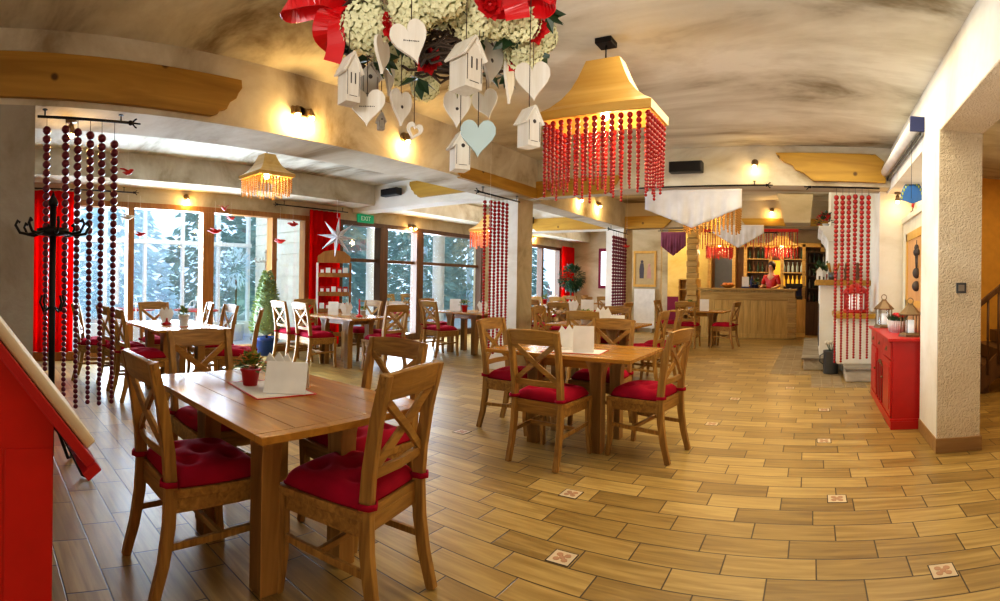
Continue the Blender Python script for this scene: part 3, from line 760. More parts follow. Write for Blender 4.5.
rod((-4.0, 11.0, 2.42), (-4.0, 9.9, 2.42), 'black iron rod over the maroon strings at the far pillar', drop=.02)
for k in range(6):
    y = 10.15 + .14*k
    strand(Vector((-4.0, y, 2.32)), .35, .04, .03, M['bead'], '%s maroon bead string from the left, at the far pillar' % nth[k], 'far pillar bead strings', 2.42)
rod((.86, 6.83, 2.60), (-.02, 6.83, 2.60), 'black iron rod over the right bead strings, under the yellow plank', drop=0)
for k, (px, yt, yb) in enumerate([(836.5,195,362),(842.8,195,360),(849,195,358),(855.4,194,358),(862,195,359),(868.7,195,357)]):
    p = pY(px, yt, 6.83); q = pY(px, yb, 6.83)
    strand(p, q.z, .034, .017, M['beadr'], '%s red bead string from the left, before the white fireplace' % nth[k], 'right bead strings', 2.60)

# ================================================================== PENDANT LAMPS WITH BEADS
def bead_lamp(x, y, zb, sx, sy, hh, bl, mt, bead, label, n=12, ns=6, r0=.022, r1=.012, drop=0, group='wooden bead lamps'):
    """concave wooden pyramid; zb = bottom of the wooden band"""
    t = thing('pendant_lamp', label, 'lamp', (x, y, zb), 0, group)
    prof = [(1,0),(1,.14*hh),(.86,.22*hh),(.68,.36*hh),(.54,.52*hh),(.44,.70*hh),(.36,.88*hh),(.31,hh)]
    m = MB(); N = len(prof); vs = []
    for k, z in prof:
        a, b = sx/2*k, sy/2*max(k*.95, .0) if k < 1 else sy/2
        vs += [(-a,-b,z),(a,-b,z),(a,b,z),(-a,b,z)]
    fs = [tuple(4*(N-1)+i for i in range(4))]
    for i in range(N-1):
        for k in range(4): fs.append((4*i+k, 4*i+(k+1)%4, 4*i+4+(k+1)%4, 4*i+4+k))
    # inner lining so that the shade has thickness
    b0 = len(vs)
    for k, z in prof:
        a, b = sx/2*k-.015, sy/2*(k*.95 if k < 1 else 1)-.015
        vs += [(-a,-b,z-.001),(a,-b,z-.001),(a,b,z-.001),(-a,b,z-.001)]
    for i in range(N-1):
        for k in range(4): fs.append((b0+4*i+4+k, b0+4*i+4+(k+1)%4, b0+4*i+(k+1)%4, b0+4*i+k))
    for k in range(4): fs.append((b0+k, b0+(k+1)%4, (k+1)%4, k))
    m.add(vs, fs); sh = m.build('lamp_shade', mt, t)
    zt = ZC - zb
    m = MB().tube([(0,0,hh-.01),(0,0,zt-.03)], .006, 6); m.build('cord', M['iron'], t)
    MB().box((0,0,zt-.02),(.13,.13,.04)).build('ceiling_mount', M['iron'], t, .005)
    e = .03
    pts = [(-sx/2+e+(sx-2*e)*i/(n-1), -sy/2+e) for i in range(n)] + [(-sx/2+e+(sx-2*e)*i/(n-1), sy/2-e) for i in range(n)]
    pts += [(-sx/2+e, -sy/2+e+(sy-2*e)*i/(ns+1)) for i in range(1,ns+1)] + [(sx/2-e, -sy/2+e+(sy-2*e)*i/(ns+1)) for i in range(1,ns+1)]
    meshes = []
    for v in range(4):
        o = strand_mesh(.0, -bl*(1-.07*v), r0, r1, 8, 5).build('bead_string', bead, t); meshes.append(o)
    for i, (u, v) in enumerate(pts):
        o = meshes[i] if i < 4 else None
        if o is None: o = meshes[(i*7) % 4].copy(); C.objects.link(o); o.parent = t
        o.location = (u, v, -.005)
    MB().ball((0,0,.1*hh), .035, 12, 8).build('bulb', M['bulb'], t)
    return t
bead_lamp(-1.52, 3.64, 2.51, .86, .44, .45, .56, M['lampwood'], M['beadr'], 'large wooden pendant lamp with red bead fringe, right of the wreath', 13, 5, .0225, .012)
bead_lamp(-5.05, 3.02, 2.42, .46, .46, .26, .20, M['lampwood'], M['beada'], 'small wooden pendant lamp with amber bead fringe over the left window table', 11, 9, .012, .009)
bead_lamp(-6.1, 8.75, 2.32, .62, .62, .34, .32, M['lampwood'], M['beado'], 'wooden pendant lamp with orange bead fringe left of the centre pillar', 9, 7, .02, .015)
bead_lamp(-1.72, 9.0, 2.66, .95, .6, .32, .44, M['lampwood'], M['beada'], 'wooden pendant lamp with long amber bead fringe behind the white cloth pennant', 13, 6, .024, .018)
bead_lamp(-2.6, 14.7, 2.42, .7, .7, .3, .32, M['lampwood'], M['beadr'], 'far wooden pendant lamp with red beads over the left of the bar', 9, 7, .026, .02)
bead_lamp(-.85, 14.7, 2.42, .95, .6, .3, .3, M['lampwood'], M['beadr'], 'far wooden pendant lamp with red beads over the right of the bar', 11, 6, .028, .02)

# ================================================================== CLOTH PENNANTS
def pennant(x0, x1, y, z0, zs, zp, mt, label, folds=9):
    m = MB(); N = 30; K = 10; vs = []
    for s in (0, .004):
        for i in range(N+1):
            u = i/N; x = x0+(x1-x0)*u; zb = zs + (zp-zs)*(1-abs(2*u-1))
            for k in range(K+1):
                v = k/K
                vs.append((x, y + s + (.034*math.sin(u*folds*2*PI+1.3*v)+.02*math.sin(u*23+4*v))*v*(.4+.6*math.sin(u*PI)), z0+(zb-z0)*v))
    fs = []; B = (N+1)*(K+1)
    for i in range(N):
        for k in range(K):
            a = i*(K+1)+k; fs.append((a,a+1,a+K+2,a+K+1)); fs.append((B+a,B+a+K+1,B+a+K+2,B+a+1))
    for i in range(N):
        a = i*(K+1)+K; fs.append((a,B+a,B+a+K+1,a+K+1)); a = i*(K+1); fs.append((a,a+K+1,B+a+K+1,B+a))
    for k in range(K):
        fs.append((k,B+k,B+k+1,k+1)); a = N*(K+1)+k; fs.append((a,a+1,B+a+1,B+a))
    m.add(vs, fs, 0, True)
    o = m.build('cloth_pennant', mt); tag(o, label, 'cloth', 'pointed cloth pennants'); return o
def pen_px(xl, xr, yt, ys, yp, Y, mt, label):
    l = pY(xl, yt, Y); r = pY(xr, yt, Y); mid = (xl+xr)/2
    pennant(l.x, r.x, Y, (l.z+r.z)/2, pY(mid, ys, Y).z, pY(mid, yp, Y).z, mt, label)
pen_px(645, 742, 190, 208, 228, 6.74, M['linen'], 'large white pointed cloth hanging from the middle beam')
pen_px(713, 764, 225, 233, 248, 11.0, M['linen'], 'smaller white pointed cloth hanging in front of the bar')
pen_px(661, 686, 232, 246, 256, 12.8, M['pinkc'], 'purple striped pointed cloth hanging left of the log column')
q0 = pY(658, 231, 12.82); q1 = pY(689, 231, 12.82)
rod((q0.x, 12.82, q0.z), (q1.x, 12.82, q0.z), 'black iron rod carrying the purple striped cloth', drop=ZC-q0.z-.06)
q0 = pY(646, 188, 6.78)
rod((-2.35, 6.78, q0.z), (-.62, 6.78, q0.z), 'black iron rod carrying the large white pointed cloth', drop=.0)
rod((-2.2, 11.06, 2.44), (-.8, 11.06, 2.44), 'black iron rod carrying the smaller white pointed cloth', drop=.0)

# ================================================================== SPOTLIGHTS, SPEAKERS, SIGN
LIGHTS = []
def spot(p, n, label, heads=1, e=14, aim=(0,0,-1)):
    """wall spotlight; p on the wall, n = outward normal"""
    p = Vector(p); n = Vector(n).normalized(); side = n.cross(Vector((0,0,1))); side = side.normalized() if side.length > .1 else Vector((1,0,0))
    t = thing('spotlight', label, 'spotlight', p, 0, 'small warm spotlights')
    m = MB(); w = .07 if heads == 1 else .16
    m.tube([(0,0,0)+n*0, n*.02] if False else [Vector((0,0,0)), n*.022], .045, 14)
    if heads == 2: m.strip([-side*w*.6+n*.012, side*w*.6+n*.012], n.cross(side), .07, .02)
    m.build('base_plate', M['bronze'], t)
    for k in range(heads):
        off = side*((k-.5)*.14 if heads == 2 else 0)
        q = off + n*.06
        d = (n*.25+Vector(aim)+off*1.5).normalized()
        MB().tube([off+n*.015, q+d*.0], .009, 8).build('arm', M['bronze'], t)
        h = MB().tube([q-d*.02, q, q+d*.03, q+d*.055], lambda s: .022+.016*s, 12).build('lamp_head', M['bronze'], t)
        MB().ball(q+d*.062, .026, 10, 8).build('bulb', M['bulb'], h)
        LIGHTS.append((p+q+d*.11, e))
    return t
spot(pX(300, 112, -3.9), (1,0,0), 'double warm spotlight on the left beam, left of the wreath ornaments', 2)
spot(pX(403, 137, -3.9), (1,0,0), 'single warm spotlight on the left beam, below the open heart', 1)
spot(pX(186, 197, XW), (1,0,0), 'warm spotlight above the left window', 1)
spot(pX(411, 226, XW), (1,0,0), 'warm double spotlight above the dark-framed window', 2, 10)
spot(pX(578, 200, -4.1)+Vector((0,0,.05)), (1,0,0), 'left of two spotlights on the beam between the pillars', 1, 16)
spot(pX(597, 206, -4.1)+Vector((0,0,.05)), (1,0,0), 'right of two spotlights on the beam between the pillars', 1, 16)
spot(pY(755, 163, 6.8), (0,-1,0), 'spotlight on the middle beam above the white cloth', 1, 5)
spot(pY(772, 210, 11.1), (0,-1,0), 'spotlight on the back beam in front of the bar', 1, 9)
spot(pX(533, 236, XW), (1,0,0), 'spotlight above the far window, right of the centre pillar', 1, 16)
p = Vector((1.12, 6.95, 2.58))
t = spot(p, (0,0,-1), 'ceiling spotlight in the recess above the yellow cupboard', 1, 3)
p = pX(52, 116, -4.2); p.z = 2.56
t = spot(Vector((-4.2, .72, 2.56)), (0,0,-1), 'spotlight under the beam behind the left bead rod', 1, 6)

def speaker(c, n, w, h, d, label):
    c = Vector(c); t = thing('speaker', label, 'speaker', c, math.atan2(n[1], n[0]) + PI/2, 'black wall speakers')
    MB().box((0,-d/2-.03,0),(w,d,h)).build('cabinet', M['black'], t, .012)
    MB().box((0,-d-.033,0),(w*.92,.008,h*.86)).build('grille', M['iron'], t, .003)
    MB().box((0,-.015,0),(.08,.03,.06)).build('bracket', M['iron'], t, .003)
speaker(pY(688, 169, 6.8), (0,-1), .44, .14, .14, 'flat black speaker on the middle beam, right of the big lamp')
speaker(pY(395, 193, 6.85), (0,-1), .42, .13, .14, 'black speaker beside the pale pine plank above the window seats')
speaker(pY(527, 221, 11.1), (0,-1), .44, .16, .15, 'far black speaker right of the centre pillar')
# exit sign
p = pX(365, 215, XW); p.z = 2.565
t = thing('exit_sign', 'small green exit sign above the dark-framed window', 'sign', p, PI/2)
MB().box((0,-.015,0),(.44,.03,.17)).build('panel', M['exitg'], t, .004)
cu = bpy.data.curves.new('lettering', 'FONT'); cu.body = 'EXIT'; cu.size = .13; cu.align_x = 'CENTER'; cu.align_y = 'CENTER'; cu.extrude = .002
to = bpy.data.objects.new('lettering', cu); C.objects.link(to)
bpy.context.view_layer.update()
me = bpy.data.meshes.new_from_object(to); bpy.data.objects.remove(to)
me.materials.clear(); me.materials.append(M['white'])
to = bpy.data.objects.new('lettering', me); C.objects.link(to); to.parent = t; to.rotation_euler = (PI/2, 0, 0); to.location = (0,-.033,0)

# ================================================================== WREATH AND ORNAMENTS
WC = pr(438, 12, 1.62); WR = .27
t = thing('hanging_wreath', 'hanging wreath of cream hydrangeas with red bows under the ceiling', 'wreath', WC)
m = MB(); rnd = random.Random(3)
for k in range(60):
    a0 = rnd.random()*2*PI; ln = 1.2+rnd.random()*1.6; rr = WR + rnd.uniform(-.10,.07); z0 = rnd.uniform(-.09,.07)
    m.tube([(rr*math.cos(a0+ln*i/9)+.02*math.sin(i*2.1+k), rr*math.sin(a0+ln*i/9), z0+.03*math.sin(i*1.3+k)) for i in range(10)], .005, 5)
for k in range(26):
    c0 = pr(446, 47, 1.52) - WC; a0 = rnd.random()*6.28; tl = rnd.uniform(-.6,.6)
    m.tube([c0 + Vector((.075*math.cos(a0+i*.5), .075*math.sin(a0+i*.5)*math.cos(tl), .05*math.sin(a0+i*.5)*math.sin(tl)*2+rnd.uniform(-.03,.03))) for i in range(8)], .004, 5)
m.build('twig_ring', M['twig'], t)
m = MB()
for a in range(3):
    m.tube([(WR*math.cos(a*2*PI/3), WR*math.sin(a*2*PI/3), .05),(0,0,ZC-WC.z-.002)], .004, 5)
m.build('hanging_cord', M['ribbon'], t)
def hydrangea(c, r, seed):
    r *= .78
    m = MB(); rnd = random.Random(seed); n = 180
    for k in range(n):
        z = 1-2*(k+.5)/n; a = k*2.39996; s = math.sqrt(1-z*z)
        d = Vector((s*math.cos(a), s*math.sin(a), z)); p = Vector(c) + d*r*rnd.uniform(.86,1.04)
        u = d.orthogonal().normalized(); v = d.cross(u); ro = rnd.random()*PI
        for q in range(4):
            e = u*math.cos(ro+q*PI/2) + v*math.sin(ro+q*PI/2)
            m.leaf(p, e*.9+d*.3, d, r*.20, r*.20, 0, -.12)
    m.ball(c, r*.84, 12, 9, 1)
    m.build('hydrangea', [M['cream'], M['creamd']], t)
loc = lambda px, py, r: pr(px, py, r) - WC
for k, (px, py, r, s) in enumerate([(366,26,1.42,.085),(412,8,1.36,.085),(440,-6,1.32,.085),(470,18,1.45,.082),(494,20,1.5,.07),(524,52,1.62,.075),(541,36,1.75,.07),(386,50,1.6,.06),(398,68,1.85,.075),(425,86,2.0,.07),(462,92,2.0,.065),(505,50,1.75,.075),(350,10,1.7,.08),(484,44,1.85,.07),(415,28,1.9,.07),(440,8,1.5,.07),(520,20,1.5,.075)]):
    hydrangea(loc(px, py, r), s, k)
def rose(c, r, seed):
    m = MB(); rnd = random.Random(seed); d0 = (CAM - WC - c).normalized()
    m.ball(c, r*.55, 8, 6)
    u = d0.orthogonal().normalized(); v = d0.cross(u)
    for ringi in range(3):
        for q in range(6):
            a = q*PI/3 + ringi*.5; e = u*math.cos(a)+v*math.sin(a)
            m.leaf(Vector(c)+d0*r*.3, e*(.3+.35*ringi)+d0*(.8-.3*ringi), -e, r*1.1, r*.95, 0, -.2)
    m.build('red_flower', M['redpetal'], t)
for k, (px, py, r, s) in enumerate([(428,60,1.6,.042),(391,24,1.4,.038),(534,28,1.55,.045),(517,62,1.65,.035),(490,4,1.4,.04),(402,0,1.35,.03)]): rose(loc(px, py, r), s, k)
m = MB()
for k, (px, py, r, n) in enumerate([(418,78,1.55,5),(452,2,1.4,7),(545,15,1.6,8),(349,48,1.5,4),(400,40,1.5,7),(510,36,1.55,7),(540,58,1.7,6),(380,58,1.55,6),(488,72,1.7,7),(478,36,1.5,7),(372,60,1.7,5),(430,8,1.4,6),(505,75,1.9,6)]):
    c = loc(px, py, r)
    for q in range(n):
        d = Vector((rnd.uniform(-1,1), rnd.uniform(-1,1), rnd.uniform(-1,.4)))
        m.leaf(c, d, (rnd.uniform(-1,1),rnd.uniform(-1,1),1), .065, .034)
m.build('leaves', M['leafd'], t)
def ribbon(path, w, label=None):
    pts = [loc(*p) for p in path]; out = []
    n = len(pts)
    for i in range(n-1):          # Catmull-Rom
        p0, p1, p2, p3 = pts[max(i-1,0)], pts[i], pts[i+1], pts[min(i+2,n-1)]
        for k in range(6):
            s = k/6; out.append(.5*((2*p1)+(p2-p0)*s+(2*p0-5*p1+4*p2-p3)*s*s+(3*p1-p0-3*p2+p3)*s**3))
    out.append(pts[-1]); return out
m = MB()
m.strip(ribbon([(347,4,1.45),(320,-6,1.4),(288,2,1.42),(292,13,1.47),(322,8,1.46),(347,6,1.45)], 1), (.5,.3,.8), .052, .003)
m.strip(ribbon([(343,6,1.44),(330,14,1.43),(326,34,1.45),(338,48,1.5)], 1), (.8,.5,.1), .075, .003)
m.strip(ribbon([(345,6,1.45),(337,22,1.42),(336,46,1.43),(332,62,1.44)], 1), (.8,.5,.1), .05, .003)
m.build('bow', M['ribbon'], t)
m = MB()
m.strip(ribbon([(520,-4,1.45),(505,-10,1.42),(490,-4,1.42),(496,8,1.43),(520,4,1.44)], 1), (.2,.2,.9), .06, .003)
m.strip(ribbon([(520,-4,1.44),(538,-12,1.42),(556,-2,1.44),(545,8,1.46),(520,4,1.45)], 1), (.2,.2,.9), .06, .003)
m.strip(ribbon([(512,-8,1.40),(516,6,1.38),(518,19,1.39)], 1), (.8,.3,.0), .065, .003)
m.build('bow', M['ribbon'], t)

def heart_poly(w, h, n=26):
    pts = []
    for k in range(n):
        a = 2*PI*k/n
        x = 16*math.sin(a)**3; y = 13*math.cos(a)-5*math.cos(2*a)-2*math.cos(3*a)-math.cos(4*a)
        pts.append((x/32*w, (y+2.5)/29*h))
    return pts
def facing(p): return math.atan2(p.y, p.x) - PI/2       # rotation so that local -y looks back at the viewer
def orn_thread(t, z0, ztop): MB().tube([(0,0,z0),(0,0,ztop)], .0013, 5).build('thread', M['twig'], t)
def heart(px, py, r, w, h, yaw, mt, label, ring=False, tilt=0, hole=False, line=False, zt=None):
    p = pr(px, py, r); s = r/F
    t = thing('heart_ornament', label, 'ornament', p, facing(p)+R(yaw), 'hanging hearts'); w *= s; h *= s
    poly = heart_poly(w, h); ct, st = math.cos(R(tilt)), math.sin(R(tilt))
    rot = lambda u, v: (u*ct - v*st, u*st + v*ct)
    th = .009
    m = MB()
    if ring:
        inner = [(u*.55, v*.55) for u, v in poly]; n = len(poly); vs = []
        for k in (-th/2, th/2):
            vs += [(*rot(u,v)[:1], k, rot(u,v)[1]) for u, v in poly] + [(*rot(u,v)[:1], k, rot(u,v)[1]) for u, v in inner]
        fs = []
        for i in range(n):
            j = (i+1) % n
            fs += [(i,j,n+j,n+i),(2*n+i,3*n+i,3*n+j,2*n+j),(i,2*n+i,2*n+j,j),(n+i,n+j,3*n+j,3*n+i)]
        m.add(vs, fs)
    else:
        m.prism(poly, lambda u, v, k: (rot(u,v)[0], -th/2+th*k, rot(u,v)[1]))
    m.build('heart', mt, t, .0015)
    if hole: MB().tube([(0,-th*.5-.0008,h*.02),(0,-th*.5+.001,h*.02)], w*.055, 10).build('hole', M['ink'], t)
    if line:
        m = MB()
        for q in range(9): m.box(((q-4)*w*.048, -th/2-.0006, .03*h), (w*.030, .001, .0018 if q % 3 else .003))
        m.build('lettering', M['ink'], t)
    orn_thread(t, h*.30, (zt or WC.z-.02) - p.z)
    return t
heart(411,43,1.2,38,44,8,M['paintw'],'large cream heart with a short inscription, in the middle of the wreath',tilt=20,line=True)
heart(382,56,1.40,34,36,66,M['paintw'],'cream heart turned nearly edge-on, left of the large inscribed heart')
heart(367,108,1.45,37,37,0,M['paintw'],'white inscribed heart hanging low at the left below the birdhouse',line=True)
heart(401,108,1.55,30,36,45,M['paintw'],'cream heart with a small hole, turned sideways under the wreath',hole=True)
heart(414,132,1.5,17,18,10,M['paintw'],'small open heart frame, lowest at the left',ring=True,tilt=-15)
heart(457,110,1.65,28,38,6,M['paintw'],'cream heart with a small hole, behind the big birdhouse',hole=True)
heart(486,105,1.68,27,30,-12,M['paintw'],'cream heart hanging right below the big birdhouse',tilt=15)
heart(478,139,1.42,36,38,4,M['paintb'],'pale blue heart hanging lowest in the middle')
heart(533,82,1.55,36,40,0,M['paintw'],'cream heart at the right side of the wreath above a birdhouse',tilt=4)
heart(491,62,1.6,38,54,55,M['paintg'],'weathered grey-brown heart turned sideways right of the big birdhouse',hole=True,tilt=-8)
heart(509,84,1.7,36,40,76,M['paintw'],'cream heart seen edge-on between grey heart and right cream heart')
heart(389,76,1.7,34,40,74,M['paintg'],'grey heart seen edge-on behind the low white heart')
def birdhouse(px, py, r, w, h, yaw, label, hole=True, mt=None):
    p = pr(px, py, r); s = r/F; w *= s; h *= s; mt = mt or M['paintw']
    t = thing('birdhouse_ornament', label, 'ornament', p, facing(p)+R(yaw), 'hanging birdhouses')
    b = h*.68; d = w*.8
    MB().prism([(-w*.36,-h/2),(w*.36,-h/2),(w*.36,-h/2+b),(0,h/2-.004),(-w*.36,-h/2+b)], lambda u, v, k: (u, -d/2+d*k, v)).build('house_body', mt, t, .001)
    m = MB()
    for sg in (-1,1):
        m.strip([(0,0,h/2+.002),(sg*w*.50,0,-h/2+b-.012)], (0,1,0), d*1.22, .006)
    m.build('roof', mt, t, .001)
    m = MB()
    if hole: m.tube([(0,-d/2-.001,h*.12),(0,-d/2+.001,h*.12)], w*.09, 10)
    else:
        for q in (-.12,.1): m.box((q*w,-d/2-.0005,-.02*h),(w*.05,.0015,h*.22))
    for q in (-1,1): m.box((q*w*.3,-d/2-.0004,-h*.12),(w*.02,.001,h*.5))
    m.box((0,-d/2-.0004,-h*.38),(w*.4,.001,w*.02))
    m.build('opening', M['ink'], t)
    orn_thread(t, h/2, WC.z-.02-p.z)
birdhouse(349,80,1.38,22,48,30,'white birdhouse at the left side of the wreath',False)
birdhouse(466,66,1.32,31,50,42,'large cream birdhouse in the middle of the wreath',False)
birdhouse(529,128,1.42,22,39,38,'cream birdhouse with round hole, lowest at the right')
birdhouse(460,152,1.48,22,38,20,'small white birdhouse with round hole behind the pale blue heart')
birdhouse(367,84,1.6,24,34,20,'small grey birdhouse behind the low white heart',True,M['paintg'])
birdhouse(381,122,1.7,9,16,15,'tiny grey birdhouse dangling right of the low white heart',True,M['paintg'])

# ================================================================== RED BIRDS AND STAR
def bird(p, yaw, s, label, mt=None):
    t = thing('bird_ornament', label, 'ornament', p, yaw, 'hanging red birds')
    m = MB().tube([(-.11*s,0,.025*s),(-.06*s,0,.012*s),(-.02*s,0,0),(.03*s,0,.004*s),(.06*s,0,.02*s),(.085*s,0,.022*s),(.105*s,0,.018*s)], lambda q: s*(.004+.024*math.sin(PI*min(1,q*1.02))**1.2), 10)
    m.build('bird_body', mt or M['red'], t)
    for sg in (-1,1):
        MB().strip([(.02*s,sg*.012*s,.01*s),(-.01*s,sg*.055*s,.04*s),(-.05*s,sg*.085*s,.05*s)], (1,0,.1), lambda q: s*(.055-.04*q), .003, 0, True).build('wing', mt or M['red'], t)
    MB().tube([(0,0,.01),(0,0,max(.1, (2.5 if p.x < -7 else 3.1) - p.z))], .0012, 4).build('thread', M['white'], t)
bird(pX(128,173,-4.6), .4, 0.76, 'red bird ornament hanging right of the left bead strings')
bird(pX(140,235,-7.4), .9, 0.86, 'red bird ornament hanging in the left window pane')
bird(pX(224,209,-7.3), 2.4, 1.08, 'topmost of three red birds at the thick window post')
bird(pX(231,219,-7.35), .3, 0.86, 'right one of three red birds at the thick window post')
bird(pX(215,232,-7.4), .9, 1.08, 'lowest of three red birds at the thick window post')
bird(pX(280,242,-7.4), .5, 1.0, 'small red bird ornament right of the third window post')
bird(pX(293,225,-7.4), 1.5, 1.0, 'small red bird ornament left of the red curtain')
bird(pX(128,218,-7.4), 1.0, 1.0, 'pale bird ornament at the second window post', M['paintw'])
bird(pY(609,248,10.2)+Vector((.5,-.3,0)), .3, .7, 'red bird ornament at the far pillar')
bird(pX(490,229,-3.75), .2, .45, 'red bird ornament at the centre pillar')
p = pX(337, 237, -7.3)
t = thing('paper_star', 'white eight-pointed paper star hanging before the red curtain', 'star', p, R(58))
m = MB(); n = 8
ring = [( (.36 if k % 2 == 0 else .105)*math.sin(PI*k/n+.1), (.36 if k % 2 == 0 else .105)*math.cos(PI*k/n+.1)) for k in range(2*n)]
vs = [(u, 0, v) for u, v in ring] + [(0,-.09,0),(0,.09,0)]
fs = []
for k in range(2*n):
    j = (k+1) % (2*n); fs += [(k, j, 2*n), (j, k, 2*n+1)]
m.add(vs, fs); m.build('star_body', M['linen'], t)
MB().tube([(0,0,.33),(0,0,ZC-.4-p.z)], .002, 4).build('thread', M['white'], t)

# ================================================================== CURTAINS
def curtain(x, y0, y1, z0, z1, label, folds=6, mt=None):
    m = MB(); N = 48; K = 6; vs = []
    for s in (0, .008):
        for i in range(N+1):
            for k in range(K+1):
                u = i/N; v = k/K
                vs.append((x + s + .045*math.sin(u*folds*2*PI)*(.7+.3*v), y0+(y1-y0)*u, z1+(z0-z1)*v))
    fs = []; B = (N+1)*(K+1)
    for i in range(N):
        for k in range(K):
            a = i*(K+1)+k; fs += [(a,a+1,a+K+2,a+K+1),(B+a,B+a+K+1,B+a+K+2,B+a+1)]
        a = i*(K+1); fs += [(a,a+K+1,B+a+K+1,B+a),(a+K,B+a+K,B+a+2*K+1,a+2*K+1)]
    for k in range(K): fs += [(k,B+k,B+k+1,k+1)]; a = N*(K+1)+k; fs += [(a,a+1,B+a+1,B+a)]
    m.add(vs, fs, 0, True); o = m.build('curtain', mt or M['curtain']); tag(o, label, 'curtain', 'red curtains'); return o
XC = XW + .14
curtain(XC, .62, 1.42, .16, 2.60, 'red curtain behind the left bead strings')
curtain(XC, 5.70, 6.42, .08, 2.60, 'red curtain behind the paper star')
curtain(XC, 15.6, 16.5, .1, 2.55, 'far red curtain beside the potted ficus', 5)
rod((XC+.01, .55, 2.63), (XC+.01, 2.35, 2.63), 'black iron curtain rod above the left red curtain', drop=.02)
rod((XC+.01, 6.6, 2.63), (XC+.01, 5.0, 2.63), 'black iron curtain rod above the red curtain at the star', drop=.02)

# ================================================================== COAT STAND, LECTERN
def coat_stand(x, y, h, mt, label, s=1):
    t = thing('coat_stand', label, 'coat stand', (x,y,0))
    MB().tube([(0,0,.10),(0,0,h)], .022*s, 10).build('pole', mt, t)
    MB().lathe([(.001,h),(.03,h),(.034,h+.03),(.012,h+.07),(.001,h+.10)],(0,0,0),12).build('finial', mt, t)
    m = MB().lathe([(.03,h-.20),(.11,h-.19),(.11,h-.15),(.03,h-.14)],(0,0,0),20); m.build('collar', mt, t)
    for k in range(8):
        a = k*PI/4; c, s2 = math.cos(a), math.sin(a)
        pts = [(.08,h-.17),(.16,h-.19),(.22,h-.18),(.25,h-.13),(.235,h-.10),(.22,h-.115)]
        MB().tube([(r*c, r*s2, z) for r, z in pts], .010, 6).build('hook', mt, t)
    for k in range(4):
        a = k*PI/2+.5; c, s2 = math.cos(a), math.sin(a)
        pts = [(.02,h*.62),(.07,h*.605),(.10,h*.64),(.085,h*.665)]
        MB().tube([(r*c, r*s2, z) for r, z in pts], .008, 6).build('hook', mt, t)
    for k in range(4):
        a = k*PI/2+.9; c, s2 = math.cos(a), math.sin(a)
        pts = [(.02,.30),(.10,.24),(.19,.10),(.24,.02),(.29,.012),(.315,.05),(.29,.085),(.265,.06)]
        MB().tube([(r*c, r*s2, z) for r, z in pts], .012, 6).build('foot', mt, t)
    return t
coat_stand(-3.5, .485, 1.77, M['iron'], 'black wrought iron coat stand behind the red lectern')
coat_stand(-9.6, 5.75, 1.85, M['paintg'], 'grey iron coat stand outside, before the white block wall')

t = thing('lectern', 'red reading stand at the left edge with sloped top', 'lectern', (-1.78, 0, 0))
m = MB().prism([(-.36,0),(.22,0),(.22,.88),(-.16,1.36),(-.36,1.36)], lambda u, v, k: (-.25+.5*k, u, v))
for k in range(4): m.bx(.2505,.253, -.36+.145*k+.004, -.36+.145*(k+1)-.004, .02, .80)
m.build('cabinet', M['red'], t, .006)
sl = Vector((0, .62, -.78)).normalized(); nn = Vector((0,.78,.62)).normalized()
a = Vector((0,-.20,1.42)); L = .87
MB().strip([a, a+sl*L], (1,0,0), .60, .03).build('sloped_top', M['redd'], t, .004)
MB().strip([a+sl*L*.965-nn*.01, a+sl*(L*1.0)-nn*.01], (1,0,0), .62, .05).build('ledge', M['redd'], t, .004)
o = MB().strip([a+sl*.08+nn*.034, a+sl*(L*.93)+nn*.034], (1,0,0), .54, .034).build('open_book', [M['page']], None, .006); o.location = (-1.78,0,0)
tag(o, 'thick cream-paged open guest book on the red reading stand', 'book')

# ================================================================== TOPIARY, DISPLAY RACK, FICUS
p = pz(272, 352, 0); p = Vector((-7.82, 4.72, 0))
t = thing('potted_topiary', 'cone-shaped evergreen in a blue pot before the left window', 'potted plant', p)
MB().lathe([(.001,0),(.15,0),(.19,.26),(.205,.26),(.205,.31),(.18,.31),(.17,.28),(.001,.28)],(0,0,0),22).build('pot', M['blue'], t)
MB().tube([(0,0,.27),(0,0,1.25)], .02, 8).build('trunk', M['twig'], t)
m = MB(); rnd = random.Random(5)
for k in range(1700):
    q = rnd.random(); a = rnd.random()*2*PI; R0 = .28*(1-q)**.75*(1 if q > .12 else .7+2.5*q) + .03
    rr = R0*(.75+.3*rnd.random())
    p2 = Vector((rr*math.cos(a), rr*math.sin(a), .32+q*1.12))
    m.leaf(p2, (math.cos(a), math.sin(a), rnd.uniform(-.2,.9)), (rnd.uniform(-1,1),rnd.uniform(-1,1),1), .06, .032, rnd.choice([0,0,1]))
m.lathe([(.02,.34),(.24,.45),(.22,.7),(.13,1.1),(.02,1.4)],(0,0,0),14)
m.build('foliage', [M['conif'], M['leafy']], t)

